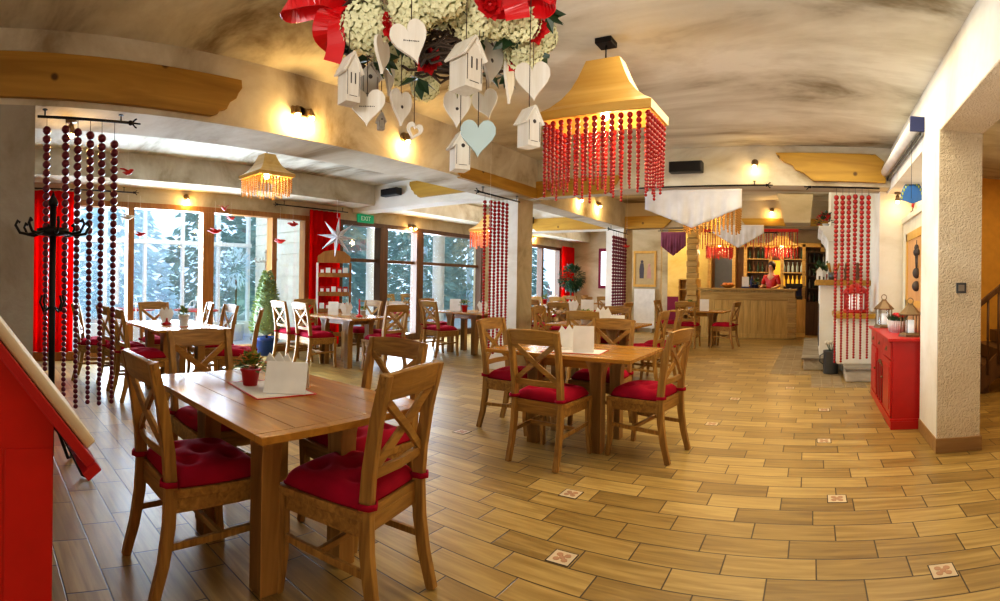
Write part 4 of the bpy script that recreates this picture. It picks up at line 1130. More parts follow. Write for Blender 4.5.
p = Vector((-7.60, 6.0, 0))
t = thing('display_rack', 'wooden rack with stepped shelves of packets under the paper star', 'rack', p, R(52))
for s in (-1,1):
    MB().bx(s*.3-.02, s*.3+.02, -.05, .05, 0, 1.62).build('upright', M['outpaint'] if s < 0 else M['frame'], t, .004)
m = MB().prism([(-.3,1.62),(.3,1.62),(.3,1.74),(.18,1.83),(0,1.86),(-.18,1.83),(-.3,1.74)], lambda u, v, k: (u, -.03+.05*k, v)); m.build('arched_crown', M['frame'], t, .004)
for k, z in enumerate((.30,.72,1.02,1.36)):
    m = MB().bx(-.28,.28,-.19,.05,z,z+.02); m.bx(-.28,.28,-.20,-.185,z,z+.075); m.build('shelf', M['frame'], t, .003)
t0 = t; rz = R(52)
for k, z in enumerate((.72,1.02,1.36)):
    for q in range(5):
        off = Matrix.Rotation(rz,3,'Z') @ Vector((-.21+.105*q, -.10, 0))
        m = MB().box((0,0,.075),(.085,.09,.15), 0, 0); m.box((0,-.0455,.085),(.06,.002,.06),0,1)
        o = m.build('packet', [M['red'] if (q+k) % 3 else M['white'], M['white']], None, .004, 2, (p.x+off.x, p.y+off.y, z+.0205), rz)
        tag(o, 'small %s packet, %s from the left on the %s shelf of the display rack' % ('red' if (q+k) % 3 else 'white', nth[q], ('lower','middle','upper')[k]), 'packet', 'packets on the display rack')

p = Vector((-7.5, 15.3, 0))
t = thing('potted_ficus', 'dark round-headed potted tree beside the far red curtain', 'potted plant', p)
MB().lathe([(.001,0),(.18,0),(.24,.4),(.26,.42),(.22,.42),(.001,.38)],(0,0,0),18).build('pot', M['navy'], t)
MB().tube([(0,0,.38),(.02,.0,.9),(0,0,1.4)], .03, 8).build('trunk', M['twig'], t)
m = MB()
for k in range(700):
    a = rnd.random()*2*PI; e = rnd.uniform(-1,1); s = math.sqrt(1-e*e); rr = .40*rnd.uniform(.6,1)
    d = Vector((s*math.cos(a), s*math.sin(a), e)); m.leaf(Vector((.05,0,1.5))+d*rr*Vector((1,1,.7)).length/1.6, d+Vector((0,0,-.3)), (0,0,1), .14, .07)
m.build('foliage', M['leafd'], t)

# terrace dressing seen through the left window
p = Vector((-10.55, 5.55, -.06))
t = thing('potted_olive', 'small round-headed tree in a white pot on the terrace', 'potted plant', p)
MB().lathe([(.001,0),(.17,0),(.2,.35),(.22,.36),(.18,.36),(.001,.33)],(0,0,0),18).build('pot', M['outpaint'], t)
MB().tube([(0,0,.33),(0,0,1.35)], .025, 8).build('trunk', M['twig'], t)
m = MB()
for k in range(420):
    a = rnd.random()*2*PI; e = rnd.uniform(-1,1); s = math.sqrt(1-e*e); d = Vector((s*math.cos(a), s*math.sin(a), e))
    m.leaf(Vector((0,0,1.6))+d*.4*rnd.uniform(.5,1), d, (0,0,1), .14, .04)
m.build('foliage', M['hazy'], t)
def garden_set(x, y, lab):
    t = thing('garden_table', 'round white garden table ' + lab, 'table', (x,y,-.06), 0, 'white garden tables')
    MB().lathe([(.001,.70),(.45,.70),(.46,.715),(.45,.73),(.001,.73)],(0,0,0),24).build('tabletop', M['redd'], t)
    MB().tube([(0,0,.03),(0,0,.70)], .03, 8).build('pole', M['outpaint'], t)
    MB().lathe([(.001,0),(.26,0),(.24,.03),(.03,.06),(.001,.06)],(0,0,0),20).build('base', M['outpaint'], t)
def garden_chair(x, y, rz, lab):
    t = thing('garden_chair', 'white metal garden chair ' + lab, 'chair', (x,y,-.06), rz, 'white garden chairs')
    MB().lathe([(.001,.44),(.21,.44),(.215,.455),(.21,.47),(.001,.47)],(0,0,0),20).build('seat', M['outpaint'], t)
    for a in range(4):
        q = PI/4+a*PI/2; MB().tube([(.17*math.cos(q),.17*math.sin(q),.44),(.23*math.cos(q),.23*math.sin(q),0)], .012, 6).build('leg', M['outpaint'], t)
    m = MB().tube([(.19*math.cos(PI+PI*k/8*1.0), -.10+.0*k+ -.08, .46+.42*math.sin(PI*k/8)) for k in range(9)], .013, 6)
    for k in (-.09,0,.09): m.tube([(k,-.18,.46),(k,-.18,.86-.5*abs(k))], .008, 5)
    m.build('backrest', M['outpaint'], t)
garden_set(-10.4, 3.1, 'outside the pane left of the thick window post')
garden_chair(-9.7, 2.9, PI/2, 'left of the thick window post, nearer the glass')
garden_chair(-10.75, 3.85, -PI/2, 'left of the thick window post, on the far side')
garden_set(-9.9, 4.3, 'outside the pane right of the thick window post')
garden_chair(-9.2, 4.1, PI/2, 'right of the thick window post, nearer the glass')
garden_chair(-10.55, 4.6, -PI/2, 'right of the thick window post, on the far side')

# ================================================================== RED CABINET AND WHAT STANDS ON IT
cx0, cx1, cy0, cy1, ch = .74, 1.17, 4.83, 6.5, .84
t = thing('red_cabinet', 'red painted sideboard between the stucco pillar and fireplace', 'cabinet', ((cx0+cx1)/2, (cy0+cy1)/2, 0))
X0, Yh = -(cx1-cx0)/2, (cy1-cy0)/2
m = MB().bx(X0+.012, -X0, -Yh+.02, Yh-.02, .07, ch-.03)
m.bx(X0-.005, -X0, -Yh, Yh, 0, .075)
m.bx(X0-.01, -X0, -Yh+.005, Yh-.005, .075, .095)
body = m.build('carcass', M['red'], t, .004)
MB().bx(X0-.035, -X0+.005, -Yh-.02, Yh+.02, ch-.03, ch).build('top', M['red'], t, .008)
wd = (2*Yh-.06)/3
for k in range(3):
    y0 = -Yh+.03+wd*k
    d = MB().bx(X0-.006, X0+.012, y0+.012, y0+wd-.012, ch-.20, ch-.045).build('drawer', M['red'], t, .004)
    m = MB().bx(X0-.009, X0-.005, y0+wd/2-.035, y0+wd/2+.035, ch-.145, ch-.10); m.tube([(X0-.012,y0+wd/2-.03,ch-.12),(X0-.024,y0+wd/2,ch-.14),(X0-.012,y0+wd/2+.03,ch-.12)], .004, 6); m.build('handle', M['bronze'], d)
for k in (0, 2):
    y0 = -Yh+.03+wd*k
    d = MB().bx(X0-.006, X0+.012, y0+.012, y0+wd-.012, .11, ch-.215); d.bx(X0-.012, X0-.004, y0+.07, y0+wd-.07, .17, ch-.275); d = d.build('door', M['red'], t, .004)
    s = y0+.05 if k == 2 else y0+wd-.05
    MB().ball((X0-.022, s, .40), .014, 10, 8).build('knob', M['bronze'], d)
y0 = -Yh+.03+wd
arch = [(y0+.03,.12),(y0+wd-.03,.12),(y0+wd-.03,.40)] + [(y0+wd/2+(wd/2-.03)*math.cos(a*PI/8), .40+.14*math.sin(a*PI/8)) for a in range(1,8)] + [(y0+.03,.40)]
MB().prism(arch, lambda u, v, k: (X0-.004+.012*k, u, v)).build('arched_niche', M['dwood'], t)
m = MB()
for k in range(4): m.bx(X0-.016, X0-.004, y0+.05+(wd-.1)*k/3-.012, y0+.05+(wd-.1)*k/3+.012, .12, .50)
m.build('niche_bars', M['redd'], t)

def lantern(x, y, z, s, mt, glassm, label, h=.30):
    t = thing('lantern', label, 'lantern', (x,y,z), 0, None)
    w = .085*s
    MB().lathe([(.001,0),(w*1.25,0),(w*1.25,.02*s),(w*1.05,.035*s),(.001,.035*s)],(0,0,0),6,0,False).build('base', mt, t)
    for k in range(6):
        a = k*PI/3; MB().tube([(w*math.cos(a),w*math.sin(a),.03*s),(w*math.cos(a),w*math.sin(a),.20*s)], .006*s, 6).build('post', mt, t)
    MB().lathe([(w*1.25,.195*s),(w*1.3,.205*s),(w*.75,.25*s),(w*.35,.285*s),(w*.3,.30*s),(.001,.302*s)],(0,0,0),6,0,False).build('roof', mt, t)
    m = MB().tube([(.028*s*math.sin(a*PI/6),0,.325*s-.028*s*math.cos(a*PI/6)) for a in range(13)], .004*s, 6); m.build('ring', mt, t)
    MB().lathe([(.001,.036*s),(.04*s,.036*s),(.04*s,.15*s),(.001,.15*s)],(0,0,0),14).build('candle', M['candle'], t)
    MB().lathe([(w*.9,.036*s),(w*.9,.196*s)],(0,0,0),6,0,False).build('glazing', M['glass'], t)
    return t
lantern(.95, 5.05, ch, 1.05, M['bronze'], None, 'bronze lantern with white candle at the near end of the red sideboard')
lantern(.85, 6.2, ch, 1.1, M['bronze'], None, 'open bronze lantern at the far end of the red sideboard')
t = thing('flower_trough', 'oval white ribbed planter with red flowers on the red sideboard', 'planter', (.92, 5.58, ch)); t.scale = (1.2,1.2,1.15)
m = MB(); n = 40
prof = [(.001,.0),(.80,.0),(.95,.105),(1.0,.11),(.94,.11),(.85,.08),(.001,.08)]
for r, z in []: pass
m.lathe([(r*.13, z) for r, z in prof], (0,0,0), 40, 0, True, .75, 1.35)
for k in range(30):
    a = 2*PI*k/30; m.tube([(.75*.108*math.cos(a),1.35*.108*math.sin(a),.006),(.75*.126*math.cos(a),1.35*.126*math.sin(a),.10)], .004, 5)
m.build('trough', M['outpaint'], t)
m = MB()
for k in range(90):
    a = rnd.random()*2*PI; q = math.sqrt(rnd.random()); m.leaf((.08*q*math.cos(a), .14*q*math.sin(a), .09), (rnd.uniform(-.6,.6), rnd.uniform(-.6,.6), 1), (1,0,0), .08, .035)
m.build('foliage', M['leafd'], t)
m = MB()
for k in range(5): m.ball((rnd.uniform(-.05,.05), -.12+.05*k, .145+rnd.uniform(0,.015)), .022, 8, 6)
m.build('blossom', M['redpetal'], t)

# cream cupboard with yellow door frame, ornament, peacock
t = thing('wall_cupboard', 'cream built-in cupboard with yellow framed door behind the sideboard', 'cupboard', (1.395, 6.0, 0))
m = MB().bx(-.18, -.025, -1.1, 1.05, 0, 2.20); m.bx(-.215, -.025, -1.13, 1.05, 2.16, 2.23); m.build('carcass', M['cream_paint'], t, .006)
m = MB()
for a in ((-.9,-.8,.2,2.0),(.62,.72,.2,2.0)): m.bx(-.20,-.175,a[0],a[1],a[2],a[3])
m.bx(-.20,-.175,-.9,.72,1.9,2.0); m.bx(-.20,-.175,-.9,.72,1.08,1.16); m.bx(-.20,-.175,-.9,.72,.2,.3)
m.build('door_frame', M['ypaint'], t, .004)
MB().bx(-.188,-.176,-.8,.62,.3,1.9).build('door_panel', M['opaint'], t)
t = thing('iron_ornament', 'black iron branch-shaped wall ornament on the cupboard door', 'ornament', (1.185, 5.95, 1.50))
m = MB()
for a, L in ((-.5,.30),(0,.36),(.45,.28)): m.tube([(0,0,0),(0,-.10*a,.12),(0,-L*a*.6,L)], lambda q: .010-.006*q, 6)
for k in range(3): m.ball((0,-.06*(k-1),.22+.05*(k % 2)), .028, 8, 6, 0, 1.5)
m.build('branch', M['ink'], t)
m = MB().ball((0,0,-.02), .045, 10, 8, 0, 1.4); m.ball((0,0,-.17), .05, 10, 8, 0, 1.2); m.build('knob', M['ink'], t)
p = Vector((1.22, 6.4, 2.23))
t = thing('peacock_figurine', 'blue peacock figurine with fanned tail on top of the cream cupboard', 'figurine', p, R(-20)); t.scale = (.56,.7,1.0)
m = MB().lathe([(.001,0),(.055,0),(.05,.02),(.02,.03),(.001,.03)],(0,0,0),12); m.build('base', M['dwood'], t)
MB().tube([(0,0,.03),(0,0,.09)], .010, 6).build('leg', M['dwood'], t)
MB().tube([(0,-.06,.10),(0,0,.09),(0,.05,.14),(0,.07,.22),(0,.09,.26),(0,.13,.25)], lambda q: .006+.034*math.sin(PI*min(1,.12+q*.85)), 10).build('body', M['red'], t)
m = MB()
for k in range(13):
    a = -1.3 + 2.6*k/12
    m.strip([(0.0,-.03,.12),(-.0+.16*math.sin(a),-.05,.12+.17*math.cos(a)),(.27*math.sin(a),-.07,.12+.28*math.cos(a))], (math.cos(a),0,-math.sin(a)), lambda q: .012+.06*q, .006)
    m.ball((.24*math.sin(a),-.06,.12+.25*math.cos(a)), .022, 8, 6, 1)
m.build('fanned_tail', [M['teal'], M['leafy']], t)

# roller blind on the header
t = thing('roller_blind', 'white roller blind in a long cassette on the right header wall', 'blind', (1.0, 6.1, 2.80))
y0, y1 = -1.38, .72
MB().tube([(-.075,y0,0),(-.075,y1,0)], .06, 18).build('roll', M['white'], t)
for yy in (y0, y1): MB().box((-.068,yy,0),(.136,.03,.135)).build('end_cap', M['navy'], t, .006)
MB().bx(-.05,-.03, y0,y1,-.10,-.075).build('bottom_bar', M['black'], t)
MB().tube([(-.05,y0+.35,-.03),(-.05,y0+.35,-.62)], .0025, 5).build('pull_cord', M['black'], t)
# wall switch on the pillar
p = pY(961, 288, 4.1)
t = thing('light_switch', 'square grey light switch on the stucco pillar', 'switch', p)
MB().box((0,-.006,0),(.084,.012,.084)).build('plate', M['galv'], t, .003)
MB().box((0,-.014,0),(.05,.006,.05)).build('rocker', M['metal'], t, .002)

# ================================================================== FIREPLACE
t = thing('fireplace', 'white plaster fireplace with wooden mantel on the right', 'fireplace', (.55, 8.6, 0))
def FP(mb, name, mt, bevel=0): o = mb.build(name, mt, None, bevel); o.parent = t; o.location = -t.location; return o
m = MB().bx(.13, .95, 8.6, 10.6, .2, 1.40); FP(m, 'firebox', M['white_plaster'], .01)
FP(MB().bx(.05, .95, 8.5, 10.7, 1.34, 1.43), 'mantel', M['piney'], .012)
m = MB().bx(.26, .95, 8.75, 10.4, 1.43, 2.14)
m.prism([(.26,2.06),(.22,2.14),(.17,2.18),(.17,2.23),(.10,2.27),(.10,2.32),(.95,2.32),(.95,2.06)], lambda u, v, k: (u, 8.72-.05*0+1.75*k, v))
m.bx(.3,.95,8.85,10.3,2.32,ZC); FP(m, 'hood', M['white_plaster'], .008)
FP(MB().bx(.118,.14,8.95,10.1,.32,1.02), 'stove_door', M['fireglass'], .004)
m = MB().bx(.37, .95, 7.68, 8.6, .2, .86); FP(m, 'bench', M['white_plaster'], .01)
FP(MB().bx(.33, .95, 7.6, 8.6, .86, .93), 'bench_top', M['pine'], .01)
m = MB().bx(-.12, .95, 8.35, 11.6, 0, .17); FP(m, 'hearth', M['stone'], .02)
FP(MB().bx(-.15, .95, 8.32, 11.6, .17, .20), 'hearth_slab', M['slab'], .008)
m = MB().bx(.48, .95, 7.32, 8.35, 0, .17); FP(m, 'hearth', M['stone'], .02)
FP(MB().bx(.46, .95, 7.29, 8.31, .17, .20), 'hearth_slab', M['slab'], .008)
m = MB()
for (x0,x1,y0,y1) in ((-.62,-.16,8.32,11.8),(-.62,.44,7.9,8.28),(-.0,.44,6.9,7.88),(.46,.74,6.9,7.27)):
    nx, ny = max(1,round((x1-x0)/.16)), max(1,round((y1-y0)/.16))
    for i in range(nx):
        for j in range(ny): m.bx(x0+(x1-x0)*i/nx+.004, x0+(x1-x0)*(i+1)/nx-.004, y0+(y1-y0)*j/ny+.004, y0+(y1-y0)*(j+1)/ny-.004, 0, .003)
o = struct(m, 'hearth_tiles', plaster('brown_hearth_tile', (.40,.32,.21), (.33,.26,.17), (.25,.19,.12), 3, .2, 12), '', parent=FLOOR)
# bucket, mantel items, red lantern
p = Vector((.30, 7.62, 0)); p = pz(833, 368, 0)
t = thing('hearth_bucket', 'dark metal bucket with white flowers at the corner of the hearth', 'bucket', (.30, 8.06, 0))
MB().lathe([(.001,0),(.11,0),(.115,.03),(.115,.34),(.122,.35),(.108,.35),(.104,.30),(.001,.30)],(0,0,0),22).build('bucket', M['galv'], t)
MB().tube([(-.115,0,.30),(-.165,0,.27),(-.17,0,.18),(-.118,0,.14)], .008, 6).build('handle', M['galv'], t)
m = MB()
for k in range(10): a = k*2.4; m.tube([(0,0,.3),(.07*math.cos(a),.07*math.sin(a),.44+.02*(k % 3))], .004, 5)
m.build('stems', M['leafd'], t)
m = MB()
for k in range(10):
    a = k*2.4; m.ball((.07*math.cos(a)*1.05,.07*math.sin(a)*1.05,.45+.02*(k % 3)), .026, 8, 6)
m.build('flowers', M['paintw'], t)
for i, (dx, dy, s, lab) in enumerate([(.12,8.62,1.0,'white miniature house on the left end of the mantel'),(.19,8.7,.8,'smaller white miniature house on the mantel behind the first')]):
    t = thing('miniature_house', lab, 'figurine', (dx,dy,1.43), 0, 'miniature houses on the mantel')
    MB().prism([(-.05*s,0),(.05*s,0),(.05*s,.13*s),(0,.20*s),(-.05*s,.13*s)], lambda u, v, k: (u, -.04*s+.08*s*k, v)).build('house_body', M['outpaint'], t, .002)
    m = MB()
    for sg in (-1,1): m.strip([(0,0,.205*s),(sg*.066*s,0,.115*s)], (0,1,0), .10*s, .006)
    m.build('roof', M['paintw'], t)
    MB().bx(-.015*s,.015*s,-.042*s,-.039*s,.0,.06*s).build('door', M['ink'], t)
t = thing('utensil_jar', 'metal jar of wooden spoons on the mantel', 'jar', (.34,8.62,1.43))
MB().lathe([(.001,0),(.07,0),(.08,.12),(.074,.12),(.066,.01),(.001,.01)],(0,0,0),18).build('jar', M['galv'], t)
for k in range(5):
    a = k*1.3; MB().tube([(.02*math.cos(a),.02*math.sin(a),.02),(.10*math.cos(a),.07*math.sin(a),.27)], lambda q: .007+.012*max(0,q-.75)*4, 6).build('spoon', M['table'], t)
pot_plant(.20, 8.95, 1.43, .07, .1, M['pot'], [M['leafd'], M['leaf']], None, 'dark leafy plant on the back of the mantel', fol=.22, n=90, name='potted_plant')
pot_plant(.22, 8.95, 2.32, .06, .06, M['outpaint'], [M['leafd'], M['redpetal']], M['redpetal'], 'red poinsettia on top of the fireplace hood', fol=.2, n=90, name='potted_poinsettia')
t = thing('red_lantern', 'big red birdcage-shaped lantern on the wooden bench of the fireplace', 'lantern', (.66, 7.95, .93))
MB().lathe([(.001,0),(.19,0),(.19,.05),(.001,.05)],(0,0,0),24).build('base', M['red'], t)
for k in range(12):
    a = k*PI/6; MB().tube([(.17*math.cos(a),.17*math.sin(a),.05),(.17*math.cos(a),.17*math.sin(a),.30)], .009, 6).build('bar', M['red'], t)
MB().lathe([(.19,.29),(.20,.31),(.15,.37),(.08,.42),(.02,.45),(.001,.45)],(0,0,0),24).build('lid', M['red'], t)
MB().lathe([(.001,.05),(.11,.05),(.11,.27),(.001,.27)],(0,0,0),18).build('candle', M['candle'], t)
for k,(x,y) in enumerate(((.56,8.62),(.74,8.62))):
    lab = ('brown carved figurine on the mantel behind the bead strings', 'second brown carved figurine on the mantel, nearer the wall')[k]
    o = MB().lathe([(.001,0),(.05,0),(.045,.02),(.03,.08),(.04,.13),(.05,.17),(.025,.21),(.03,.25),(.022,.28),(.001,.29)],(0,0,0),16).build('mantel_figurine', M['dwood'], None, 0, 2, (x,y,1.43)); tag(o, lab, 'figurine', 'figurines on the mantel')

# ================================================================== BAR
bx0, bx1, by, bz = -2.86, -.42, 13.4, 1.26
t = thing('bar_counter', 'long pine bar counter at the back of the room', 'bar counter', ((bx0+bx1)/2, by, 0))
def BP(mb, name, mt, bevel=0): o = mb.build(name, mt, None, bevel); o.parent = t; o.location = -t.location; return o
m = MB(); n = 13
for k in range(n): m.bx(bx0+(bx1-bx0)*k/n+.003, bx0+(bx1-bx0)*(k+1)/n-.003, by, by+.03, .1, bz-.28)
m.bx(bx0, bx1, by+.03, by+.6, .0, bz-.05); m.bx(bx0,bx1,by-.015,by+.03,0,.1)
BP(m, 'front_panel', M['bar'], .003)
BP(MB().bx(bx0, bx1, by-.03, by+.03, bz-.30, bz-.10), 'frieze', M['bartop'], .006)
BP(MB().bx(bx0-.05, bx1+.05, by-.10, by+.65, bz-.05, bz), 'counter_top', M['bartop'], .008)
m = MB()
for k in range(8): m.bx(bx1-.20+.03*(k % 2), bx1+.03, by-.05, by+.1, .02+.127*k, .02+.127*k+.118)
BP(m, 'corner_quoins', M['bartop'], .008)
t = thing('log_column', 'column of stacked timber blocks at the left end of the bar', 'column', (-3.10, 13.52, 0))
m = MB()
for k in range(19): m.box((0,0,.075+.15*k),(.30-.05*(k % 2),.30-.05*((k+1) % 2),.142), .05*math.sin(k*2))
m.build('stacked_blocks', M['bartop'], t, .01)
# back bar
t = thing('bar_shelving', 'wooden back bar cabinet with shelves and mirrors behind the counter', 'cabinet', (-1.6, 15.6, 0))
def KB(mb, name, mt, bevel=0): o = mb.build(name, mt, None, bevel); o.parent = t; o.location = -t.location; return o
KB(MB().bx(-3.1, .3, 15.3, 16.0, 0, .95), 'base_cabinet', M['bar'], .004)
m = MB()
for x in (-3.1,-2.35,-2.0,-1.25,-.9,-.25,.3): m.bx(x-.05,x+.05,15.75,16.0,.95,2.6)
m.bx(-3.15,.35,15.75,16.0,2.5,2.62); KB(m, 'uprights', M['bartop'], .005)
KB(MB().bx(-3.1,.3,15.98,16.02,.95,2.6), 'back_panel', M['dwood'])
KB(MB().bx(-2.95,-2.42,15.90,15.93,1.25,2.15), 'dark_mirror', M['fireglass'])
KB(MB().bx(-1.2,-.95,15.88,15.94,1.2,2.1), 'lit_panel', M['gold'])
for z in (1.35,1.75,2.15): KB(MB().bx(-.9,.3,15.75,15.97,z-.03,z), 'shelf', M['bartop'], .003); KB(MB().bx(-1.95,-1.28,15.75,15.97,z-.03,z), 'shelf', M['bartop'], .003)
def bottle(x, y, z, s, mt, label, group):
    m = MB().lathe([(.001,0),(.036*s,0),(.038*s,.02*s),(.038*s,.17*s),(.014*s,.22*s),(.013*s,.28*s),(.016*s,.285*s),(.016*s,.30*s),(.001,.30*s)],(0,0,0),12)
    o = m.build('bottle', mt, None, 0, 2, (x,y,z)); tag(o, label, 'bottle', group); return o
bo = None
k = 0
for z in (1.35,1.75,2.15):
    for i in range(9):
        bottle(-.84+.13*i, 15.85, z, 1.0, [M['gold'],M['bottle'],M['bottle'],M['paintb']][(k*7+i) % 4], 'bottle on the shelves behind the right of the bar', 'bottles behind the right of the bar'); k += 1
    for i in range(5):
        bottle(-1.88+.13*i, 15.85, z, 1.0, [M['bottle'],M['dwood'],M['bottle']][(k+i) % 3], 'dark bottle on the shelves behind the middle of the bar', 'bottles behind the middle of the bar')
# bar valance of bead strings
t = thing('bead_valance', 'red bead fringe valance hanging above the bar', 'valance', (-1.72, 13.8, .26))
MB().bx(-1.35,1.35,-.03,.03,2.48,2.56).build('board', M['redd'], t, .005)
ms = [strand_mesh(2.48, 2.48-.34-.06*v, .022, .018, 6, 4).build('bead_string', [M['beadr'],M['beada'],M['beadr']][v], t) for v in range(3)]
for i in range(40):
    o = ms[i] if i < 3 else ms[(i*5) % 3].copy()
    if i >= 3: C.objects.link(o); o.parent = t
    o.location = (-1.32+2.64*i/39, 0, 0)
for i in (0, 1): MB().tube([(-1.2+2.4*i,0,2.56),(-1.2+2.4*i,0,ZC-.26)], .008, 6).build('hanger', M['iron'], t)
# things on the counter
t = thing('card_display', 'white card display with dark base on the bar counter', 'display stand', (-1.73, 13.7, bz))
MB().bx(-.10,.10,-.06,.06,0,.04).build('base', M['navy'], t, .004); MB().bx(-.09,.09,-.02,.02,.04,.30).build('card', M['white'], t, .003)
o = MB().lathe([(.001,0),(.05,0),(.05,.2),(.02,.27),(.02,.33),(.001,.33)],(0,0,0),14).build('sauce_bottle', M['navy'], None, 0, 2, (-1.56, 13.7, bz)); tag(o, 'dark blue bottle beside the white card on the bar', 'bottle')
o = MB().lathe([(.001,0),(.08,0),(.2,.07),(.21,.08),(.19,.075),(.001,.02)],(0,0,0),20).build('fruit_bowl', M['table'], None, 0, 2, (-2.19, 13.7, bz)); tag(o, 'shallow wooden bowl of oranges on the bar counter', 'bowl')
for k in range(6):
    a = k*PI/3; o = MB().ball((0,0,0), .048, 10, 8).build('orange', M['orangepetal'], None, 0, 2, (-2.19+.10*math.cos(a), 13.7+.10*math.sin(a), bz+.092))
    tag(o, 'orange in the shallow bowl on the bar counter', 'orange', 'oranges in the bowl on the bar')
pot_plant(-1.45, 13.7, bz, .07, .1, M['navy'], [M['leafd'], M['leaf']], None, 'dark green plant on the middle of the bar counter', fol=.17, n=60, name='potted_plant')
t = thing('coffee_machine', 'dark blue and black coffee machine on the back counter behind the bar', 'coffee machine', (-.52, 15.45, .95))
MB().bx(-.24,.24,-.15,.15,0,.10).build('drip_base', M['black'], t, .01); MB().bx(-.22,.22,.0,.15,.1,.34).build('body', M['navy'], t, .01)
MB().bx(-.24,.24,-.15,.15,.34,.46).build('head', M['black'], t, .015)
for s in (-.1,.1): MB().tube([(s,-.1,.34),(s,-.1,.28)], .025, 10).build('spout', M['metal'], t)
# right of the bar: shelf with bottles over a low dark cupboard
t = thing('wine_shelf', 'tall dark wooden shelf unit right of the bar', 'shelf', (.25, 14.6, 0))
MB().bx(-.42,.42,-.2,.2,0,.92).build('cupboard', M['dwood'], t, .005)
m = MB().bx(-.42,.42,.17,.2,.92,2.3)
for s in (-.40,.40): m.bx(s-.02,s+.02,-.2,.2,.92,2.3)
m.build('case', M['dwood'], t, .003)
for z in (1.28,1.62,1.98,2.28): MB().bx(-.38,.38,-.2,.17,z-.025,z).build('shelf_board', M['dwood'], t, .003)
for z in (.92,1.28,1.62,1.98):
    for i in range(6): bottle(.25-.32+.128*i, 14.52, z, .85, M['bottle'] if i % 3 else M['metal'], 'bottle on the dark shelf unit right of the bar', 'bottles on the dark shelf unit')
# left recess
m = MB().bx(-5.0,-4.12,14.0,14.15,0,ZC); struct(m, 'wall_partition', M['tanp'], 'short plaster wall with the painting, right of the far pillar', 'wall')
m = MB().bx(-4.6,-3.1,16.45,16.7,.95,ZC); struct(m, 'wall_recess', M['yellowp'], 'ochre wall of the recess left of the log column', 'wall')
m = MB().bx(-4.6,-3.1,16.44,16.7,0,.95); struct(m, 'baseboard_recess', M['maroon'], 'maroon lower part of the recess wall', 'baseboard')
p = pY(645, 269, 14.0)
t = thing('framed_painting', 'painting of two standing figures in a yellow wooden frame', 'painting', (p.x, 14.0, p.z))
w, h = .27, .43
MB().bx(-w,w,-.015,-.001,-h,h).build('canvas', M['painting'], t)
m = MB().bx(-w-.06,w+.06,-.04,0,h,h+.07); m.bx(-w-.06,w+.06,-.04,0,-h-.07,-h); m.bx(-w-.06,-w,-.04,0,-h,h); m.bx(w,w+.06,-.04,0,-h,h); m.build('frame', M['ypaint'], t, .006)
m = MB().prism([(-.15,-.26),(-.03,-.26),(-.02,.0),(-.04,.16),(-.13,.16),(-.16,.0)], lambda u, v, k: (u, -.017-.001*k, v)); m.lathe([(.001,0),(.04,.02),(.04,.06),(.001,.09)],(-.085,-.018,.16),10,0,True,1,.05); m.build('painted_figure', M['paintd'], t)
m = MB().prism([(.06,-.26),(.2,-.26),(.17,.0),(.15,.08),(.1,.08),(.08,.0)], lambda u, v, k: (u, -.017-.001*k, v)); m.lathe([(.001,0),(.035,.02),(.035,.05),(.001,.07)],(.125,-.018,.08),10,0,True,1,.05); m.build('painted_figure', M['paintl'], t)
q0 = pY(633, 287, 13.9); q1 = pY(656, 321, 13.9)
t = thing('white_panel', 'white free-standing panel under the painting', 'panel', ((q0.x+q1.x)/2, 13.9, 0))
MB().bx(-.30,.30,-.02,.02,.12,1.2).build('board', M['white'], t, .005)
for s in (-.25,.25): MB().bx(s-.02,s+.02,-.15,.085,0,.12).build('foot', M['metal'], t, .003)
t = thing('recess_cabinet', 'brown open shelf cabinet in the ochre recess', 'cabinet', (-3.62, 15.4, 0))
m = MB().bx(-.3,.3,.13,.15,0,1.5)
for s in (-.29,.29): m.bx(s-.015,s+.015,-.15,.15,0,1.5)
m.build('case', M['bartop'], t, .003)
for z in (.05,.45,.85,1.2,1.5): MB().bx(-.28,.28,-.15,.13,z-.03,z).build('shelf_board', M['bartop'], t, .003)
# far small window with maroon frame
w4 = bpy.data.objects.new('window_4', None); C.objects.link(w4); w4.location = (-6.75,16.7,1.85); tag(w4, 'small maroon-framed window in the far wall', 'window', kind='structure')
m = MB().bx(-.36,.36,-.04,0,.58,.68); m.bx(-.36,.36,-.04,0,-.68,-.58); m.bx(-.36,-.28,-.04,0,-.58,.58); m.bx(.28,.36,-.04,0,-.58,.58); o = m.build('window_frame', M['maroon'], w4); o['kind'] = 'structure'
o = MB().bx(-.28,.28,-.012,-.004,-.58,.58).build('window_pane', mat('bright_frosted_pane', (.8,.88,.95), .3, 0, (.8,.9,1), 1.2), w4); o['kind'] = 'structure'
o = MB().bx(-.015,.015,-.03,-.012,-.58,.58).build('mullion', M['outpaint'], w4); o['kind'] = 'structure'
# plaster flue and vent hood above the right
m = MB().prism([(-.55,2.55),(-.05,2.55),(.0,ZC),(-.7,ZC)], lambda u, v, k: (u, 10.2+.6*k, v)); struct(m, 'trim_11', M['tanp'], 'tapered plaster flue box at the ceiling before the back beam', 'trim')

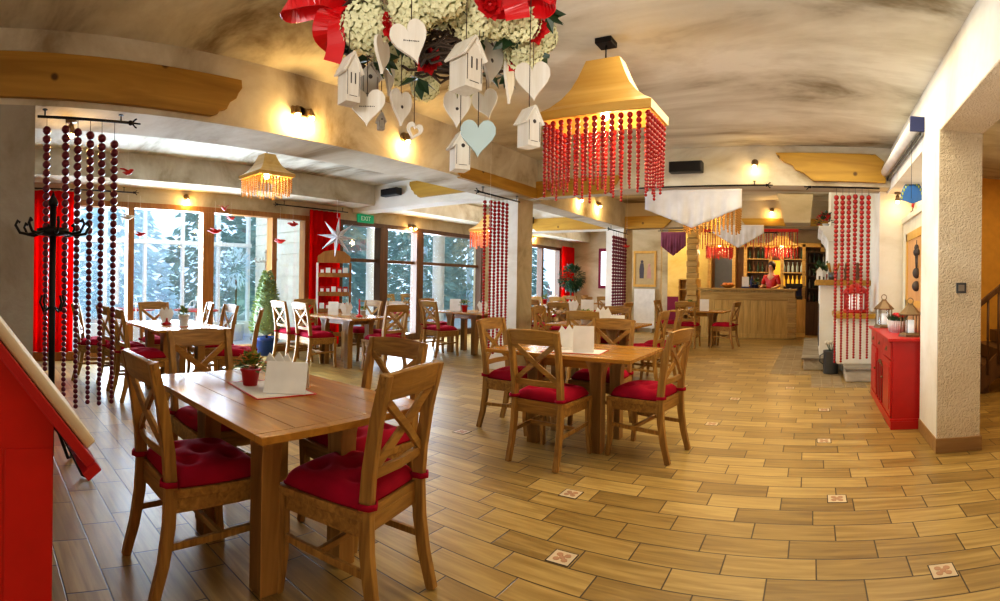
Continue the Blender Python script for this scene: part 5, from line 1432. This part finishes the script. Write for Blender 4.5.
# ================================================================== PERSON BEHIND THE BAR
def skinned(name, joints, bones, mt, parent, root=0, lv=2):
    me = bpy.data.meshes.new(name); me.from_pydata([j[0] for j in joints], bones, []); me.materials.append(mt)
    o = bpy.data.objects.new(name, me); C.objects.link(o); o.parent = parent
    md = o.modifiers.new('skin', 'SKIN'); md.use_smooth_shade = True
    for i, j in enumerate(joints):
        sv = me.skin_vertices[0].data[i]; sv.radius = j[1] if isinstance(j[1], tuple) else (j[1], j[1]); sv.use_root = (i == root)
    sb = o.modifiers.new('sub', 'SUBSURF'); sb.levels = lv; sb.render_levels = lv
    bpy.context.view_layer.update()
    ev = o.evaluated_get(bpy.context.evaluated_depsgraph_get()); nm = bpy.data.meshes.new_from_object(ev)
    o.modifiers.clear(); o.data = nm
    for p_ in nm.polygons: p_.use_smooth = True
    return o
t = thing('person', 'person in a red top with dark hair working behind the bar', 'person', (-1.12, 14.6, .15), PI-.4)
m = MB().bx(-2.6, -.5, 14.15, 15.1, 0, .149); struct(m, 'platform', M['dwood'], 'low wooden platform behind the bar counter', 'platform')
J = [((0,0,.98),(.15,.10)),((0,.005,1.15),(.125,.09)),((0,0,1.38),(.16,.10)),((0,0,1.50),(.06,.06)),((0,.015,1.60),(.06,.07)),((0,.025,1.70),(.075,.09)),((0,.01,1.79),(.065,.08)),
     ((-.19,0,1.44),.06),((-.26,.03,1.18),.045),((-.20,.26,1.12),.036),((-.17,.34,1.13),(.03,.02)),
     ((.19,0,1.44),.06),((.26,.03,1.18),.045),((.20,.26,1.12),.036),((.17,.34,1.13),(.03,.02)),
     ((-.09,0,.88),.085),((-.10,.02,.50),.06),((-.10,-.01,.09),.04),((-.10,.12,.04),.035),
     ((.09,0,.88),.085),((.10,.02,.50),.06),((.10,-.01,.09),.04),((.10,.12,.04),.035)]
Bn = [(0,1),(1,2),(2,3),(3,4),(4,5),(5,6),(2,7),(7,8),(8,9),(9,10),(2,11),(11,12),(12,13),(13,14),(0,15),(15,16),(16,17),(17,18),(0,19),(19,20),(20,21),(21,22)]
body = skinned('body', J, Bn, M['skin'], t)
JS = [((0,0,.95),(.165,.115)),((0,.005,1.15),(.14,.105)),((0,0,1.38),(.175,.115)),((0,0,1.47),(.08,.08)),((-.19,0,1.44),.075),((-.26,.03,1.2),.06),((.19,0,1.44),.075),((.26,.03,1.2),.06)]
skinned('red_top', JS, [(0,1),(1,2),(2,3),(2,4),(4,5),(2,6),(6,7)], M['red'], t)
JT = [((0,0,.97),(.16,.11)),((-.09,0,.88),.098),((-.10,.02,.50),.072),((-.10,-.01,.10),.056),((.09,0,.88),.098),((.10,.02,.50),.072),((.10,-.01,.10),.056)]
skinned('trousers', JT, [(0,1),(1,2),(2,3),(0,4),(4,5),(5,6)], M['navy'], t)
m = MB().ball((0,-.02,1.755), .108, 16, 12, 0, 1.12); m.ball((0,-.085,1.68), .07, 12, 8); m.build('hair', M['hair'], t)
for s in (-1,1): MB().ball((s*.032,.108,1.715), .011, 8, 6).build('eye', M['ink'], t)
MB().tube([(0,.105,1.72),(0,.128,1.685),(0,.112,1.675)], .011, 6).build('nose', M['skin'], t)
MB().tube([(-.025,.105,1.645),(0,.112,1.643),(.025,.105,1.645)], .006, 6).build('mouth', M['redpetal'], t)

# ================================================================== STAIR GLIMPSED AT THE RIGHT EDGE
t = thing('staircase', 'brown wooden staircase with balusters at the right edge behind the pillar', 'staircase', (2.2, 6.5, 0))
def SP(mb, name, mt, bevel=0): o = mb.build(name, mt, None, bevel); o.parent = t; o.location = -t.location; return o
m = MB()
for k in range(9): m.bx(1.9+.24*k, 2.2+.24*k, 6.3, 7.5, .18*k, .18*k+.17+.0)
SP(m, 'treads', M['dwood'], .004)
m = MB()
m.strip([(1.88,6.27,.02),(4.0,6.27,1.72)], (0,0,1), .24, .04); SP(m, 'stringer', M['dwood'], .004)
SP(MB().strip([(1.88,6.25,.98),(3.98,6.25,2.66)], (0,1,0), .07, .06), 'handrail', M['dwood'], .008)
SP(MB().bx(1.82,1.94,6.20,6.32,0,1.12), 'newel_post', M['dwood'], .008)
for k in range(14): SP(MB().tube([(2.02+.14*k,6.25,.13+.112*k),(2.02+.14*k,6.25,1.08+.112*k)], .017, 8), 'baluster', M['dwood'])

# ================================================================== LIGHT
W = bpy.data.worlds.new('world'); bpy.context.scene.world = W; W.use_nodes = True
bg = W.node_tree.nodes['Background']; bg.inputs['Color'].default_value = (.66,.84,1,1); bg.inputs['Strength'].default_value = 1.9
def light(kind, p, e, col, size=.1, rot=None, sizey=None, name='light'):
    l = bpy.data.lights.new(name, kind); l.energy = e; l.color = col
    if kind == 'AREA':
        l.size = size
        if sizey: l.shape = 'RECTANGLE'; l.size_y = sizey
    elif kind == 'SUN': l.angle = size
    else: l.shadow_soft_size = size
    o = bpy.data.objects.new(name, l); C.objects.link(o); o.location = p
    if rot: o.rotation_euler = rot
    return o
WARM = (1,.74,.40)
for p, e in LIGHTS: light('POINT', p, e*.6, (1,.60,.20), .03)
# daylight entering through the window bands
for (y0, y1), e in zip(bays, (1000, 640, 220)):
    light('AREA', (XW-.45, (y0+y1)/2, 1.35), e, (.78,.88,1), y1-y0, (0,-PI/2,0), 2.3, 'window_daylight')
for p, e in (((-1.5,3.64,2.40),11),((-5.05,3.02,2.38),8),((-6.1,8.75,2.26),14),((-1.72,9.0,2.5),12),((-2.6,14.7,2.3),20),((-.85,14.7,2.3),25)):
    light('POINT', p, e, WARM, .06)
# unseen area lights added under the ceiling to brighten the room
for (x, y, sx, sy), e, c in (((-.6,1.0,2.2,2.6),12,(1,.94,.82)),((-.3,4.6,2.2,3),88,(1,.86,.58)),((-.9,9.0,3,3),28,(1,.79,.45)),((-1.6,14.4,3.2,2.4),58,(1,.74,.36)),
        ((2.6,5.5,2,3),50,(1,.78,.45)),((-3.7,12.6,1.5,2),15,(1,.78,.48)),((-6.2,13.8,2.6,4),36,(1,.85,.65)),((-6.3,9,2.4,3),30,(1,.88,.72)),((-3.9,15.6,1.2,1.2),25,(1,.78,.42)),((1.1,5.9,.25,1.6),4,(1,.92,.82))):
    z = 3.10 if not (x > 1 and x < 2) else 2.56
    light('AREA', (x, y, z), e, c, sx, (0,0,0), sy, 'overhead_fill')
# unseen fill lamp added behind the viewer for the wreath and ceiling
light('POINT', (.3,-1.6,1.0), 48, (1,.97,.92), .5, name='rear_fill')
sp = light('SPOT', (.35,-1.2,1.75), 105, (1,.97,.93), .25, name='wreath_fill')  # added lamp out of view, aimed to brighten the wreath
sp.data.spot_size = R(42); sp.data.spot_blend = .7
sp.rotation_euler = (WC + Vector((.05,.1,-.05)) - sp.location).to_track_quat('-Z', 'Y').to_euler()
up = light('SPOT', (.2,1.2,.15), 150, (1,.95,.86), .3, name='ceiling_fill')  # added lamp below the view, turned up to brighten the ceiling
up.data.spot_size = R(120); up.data.spot_blend = 1.0
up.rotation_euler = Vector((-.1,.75,1)).to_track_quat('-Z', 'Y').to_euler()
light('SUN', (0,0,8), 1.0, (1,.93,.82), .03, (R(52), 0, R(-70)))

# ================================================================== CAMERA
cam = bpy.data.cameras.new('camera'); co = bpy.data.objects.new('camera', cam); C.objects.link(co)
cam.type = 'PANO'
cc = cam if hasattr(cam, 'panorama_type') else cam.cycles
cc.panorama_type = 'CENTRAL_CYLINDRICAL'
cc.central_cylindrical_range_u_min = -500/F; cc.central_cylindrical_range_u_max = 500/F
cc.central_cylindrical_range_v_min = -(601-Y0)/F; cc.central_cylindrical_range_v_max = Y0/F
cc.central_cylindrical_radius = 1.0
co.location = CAM
co.matrix_world = Matrix.Translation(CAM) @ Matrix.Rotation(HD, 4, 'Z') @ Matrix.Rotation(PI/2, 4, 'X') @ Matrix.Rotation(-ROLL, 4, 'Z')
cam.clip_start = .02; cam.clip_end = 200
bpy.context.scene.camera = co
sc = bpy.context.scene
sc.view_settings.view_transform = 'Standard'
sc.view_settings.look = 'Medium High Contrast'
sc.view_settings.exposure = 0.0
sc.cycles.use_denoising = True
sc.cycles.max_bounces = 8; sc.cycles.transparent_max_bounces = 12
sc.cycles.sample_clamp_indirect = 6
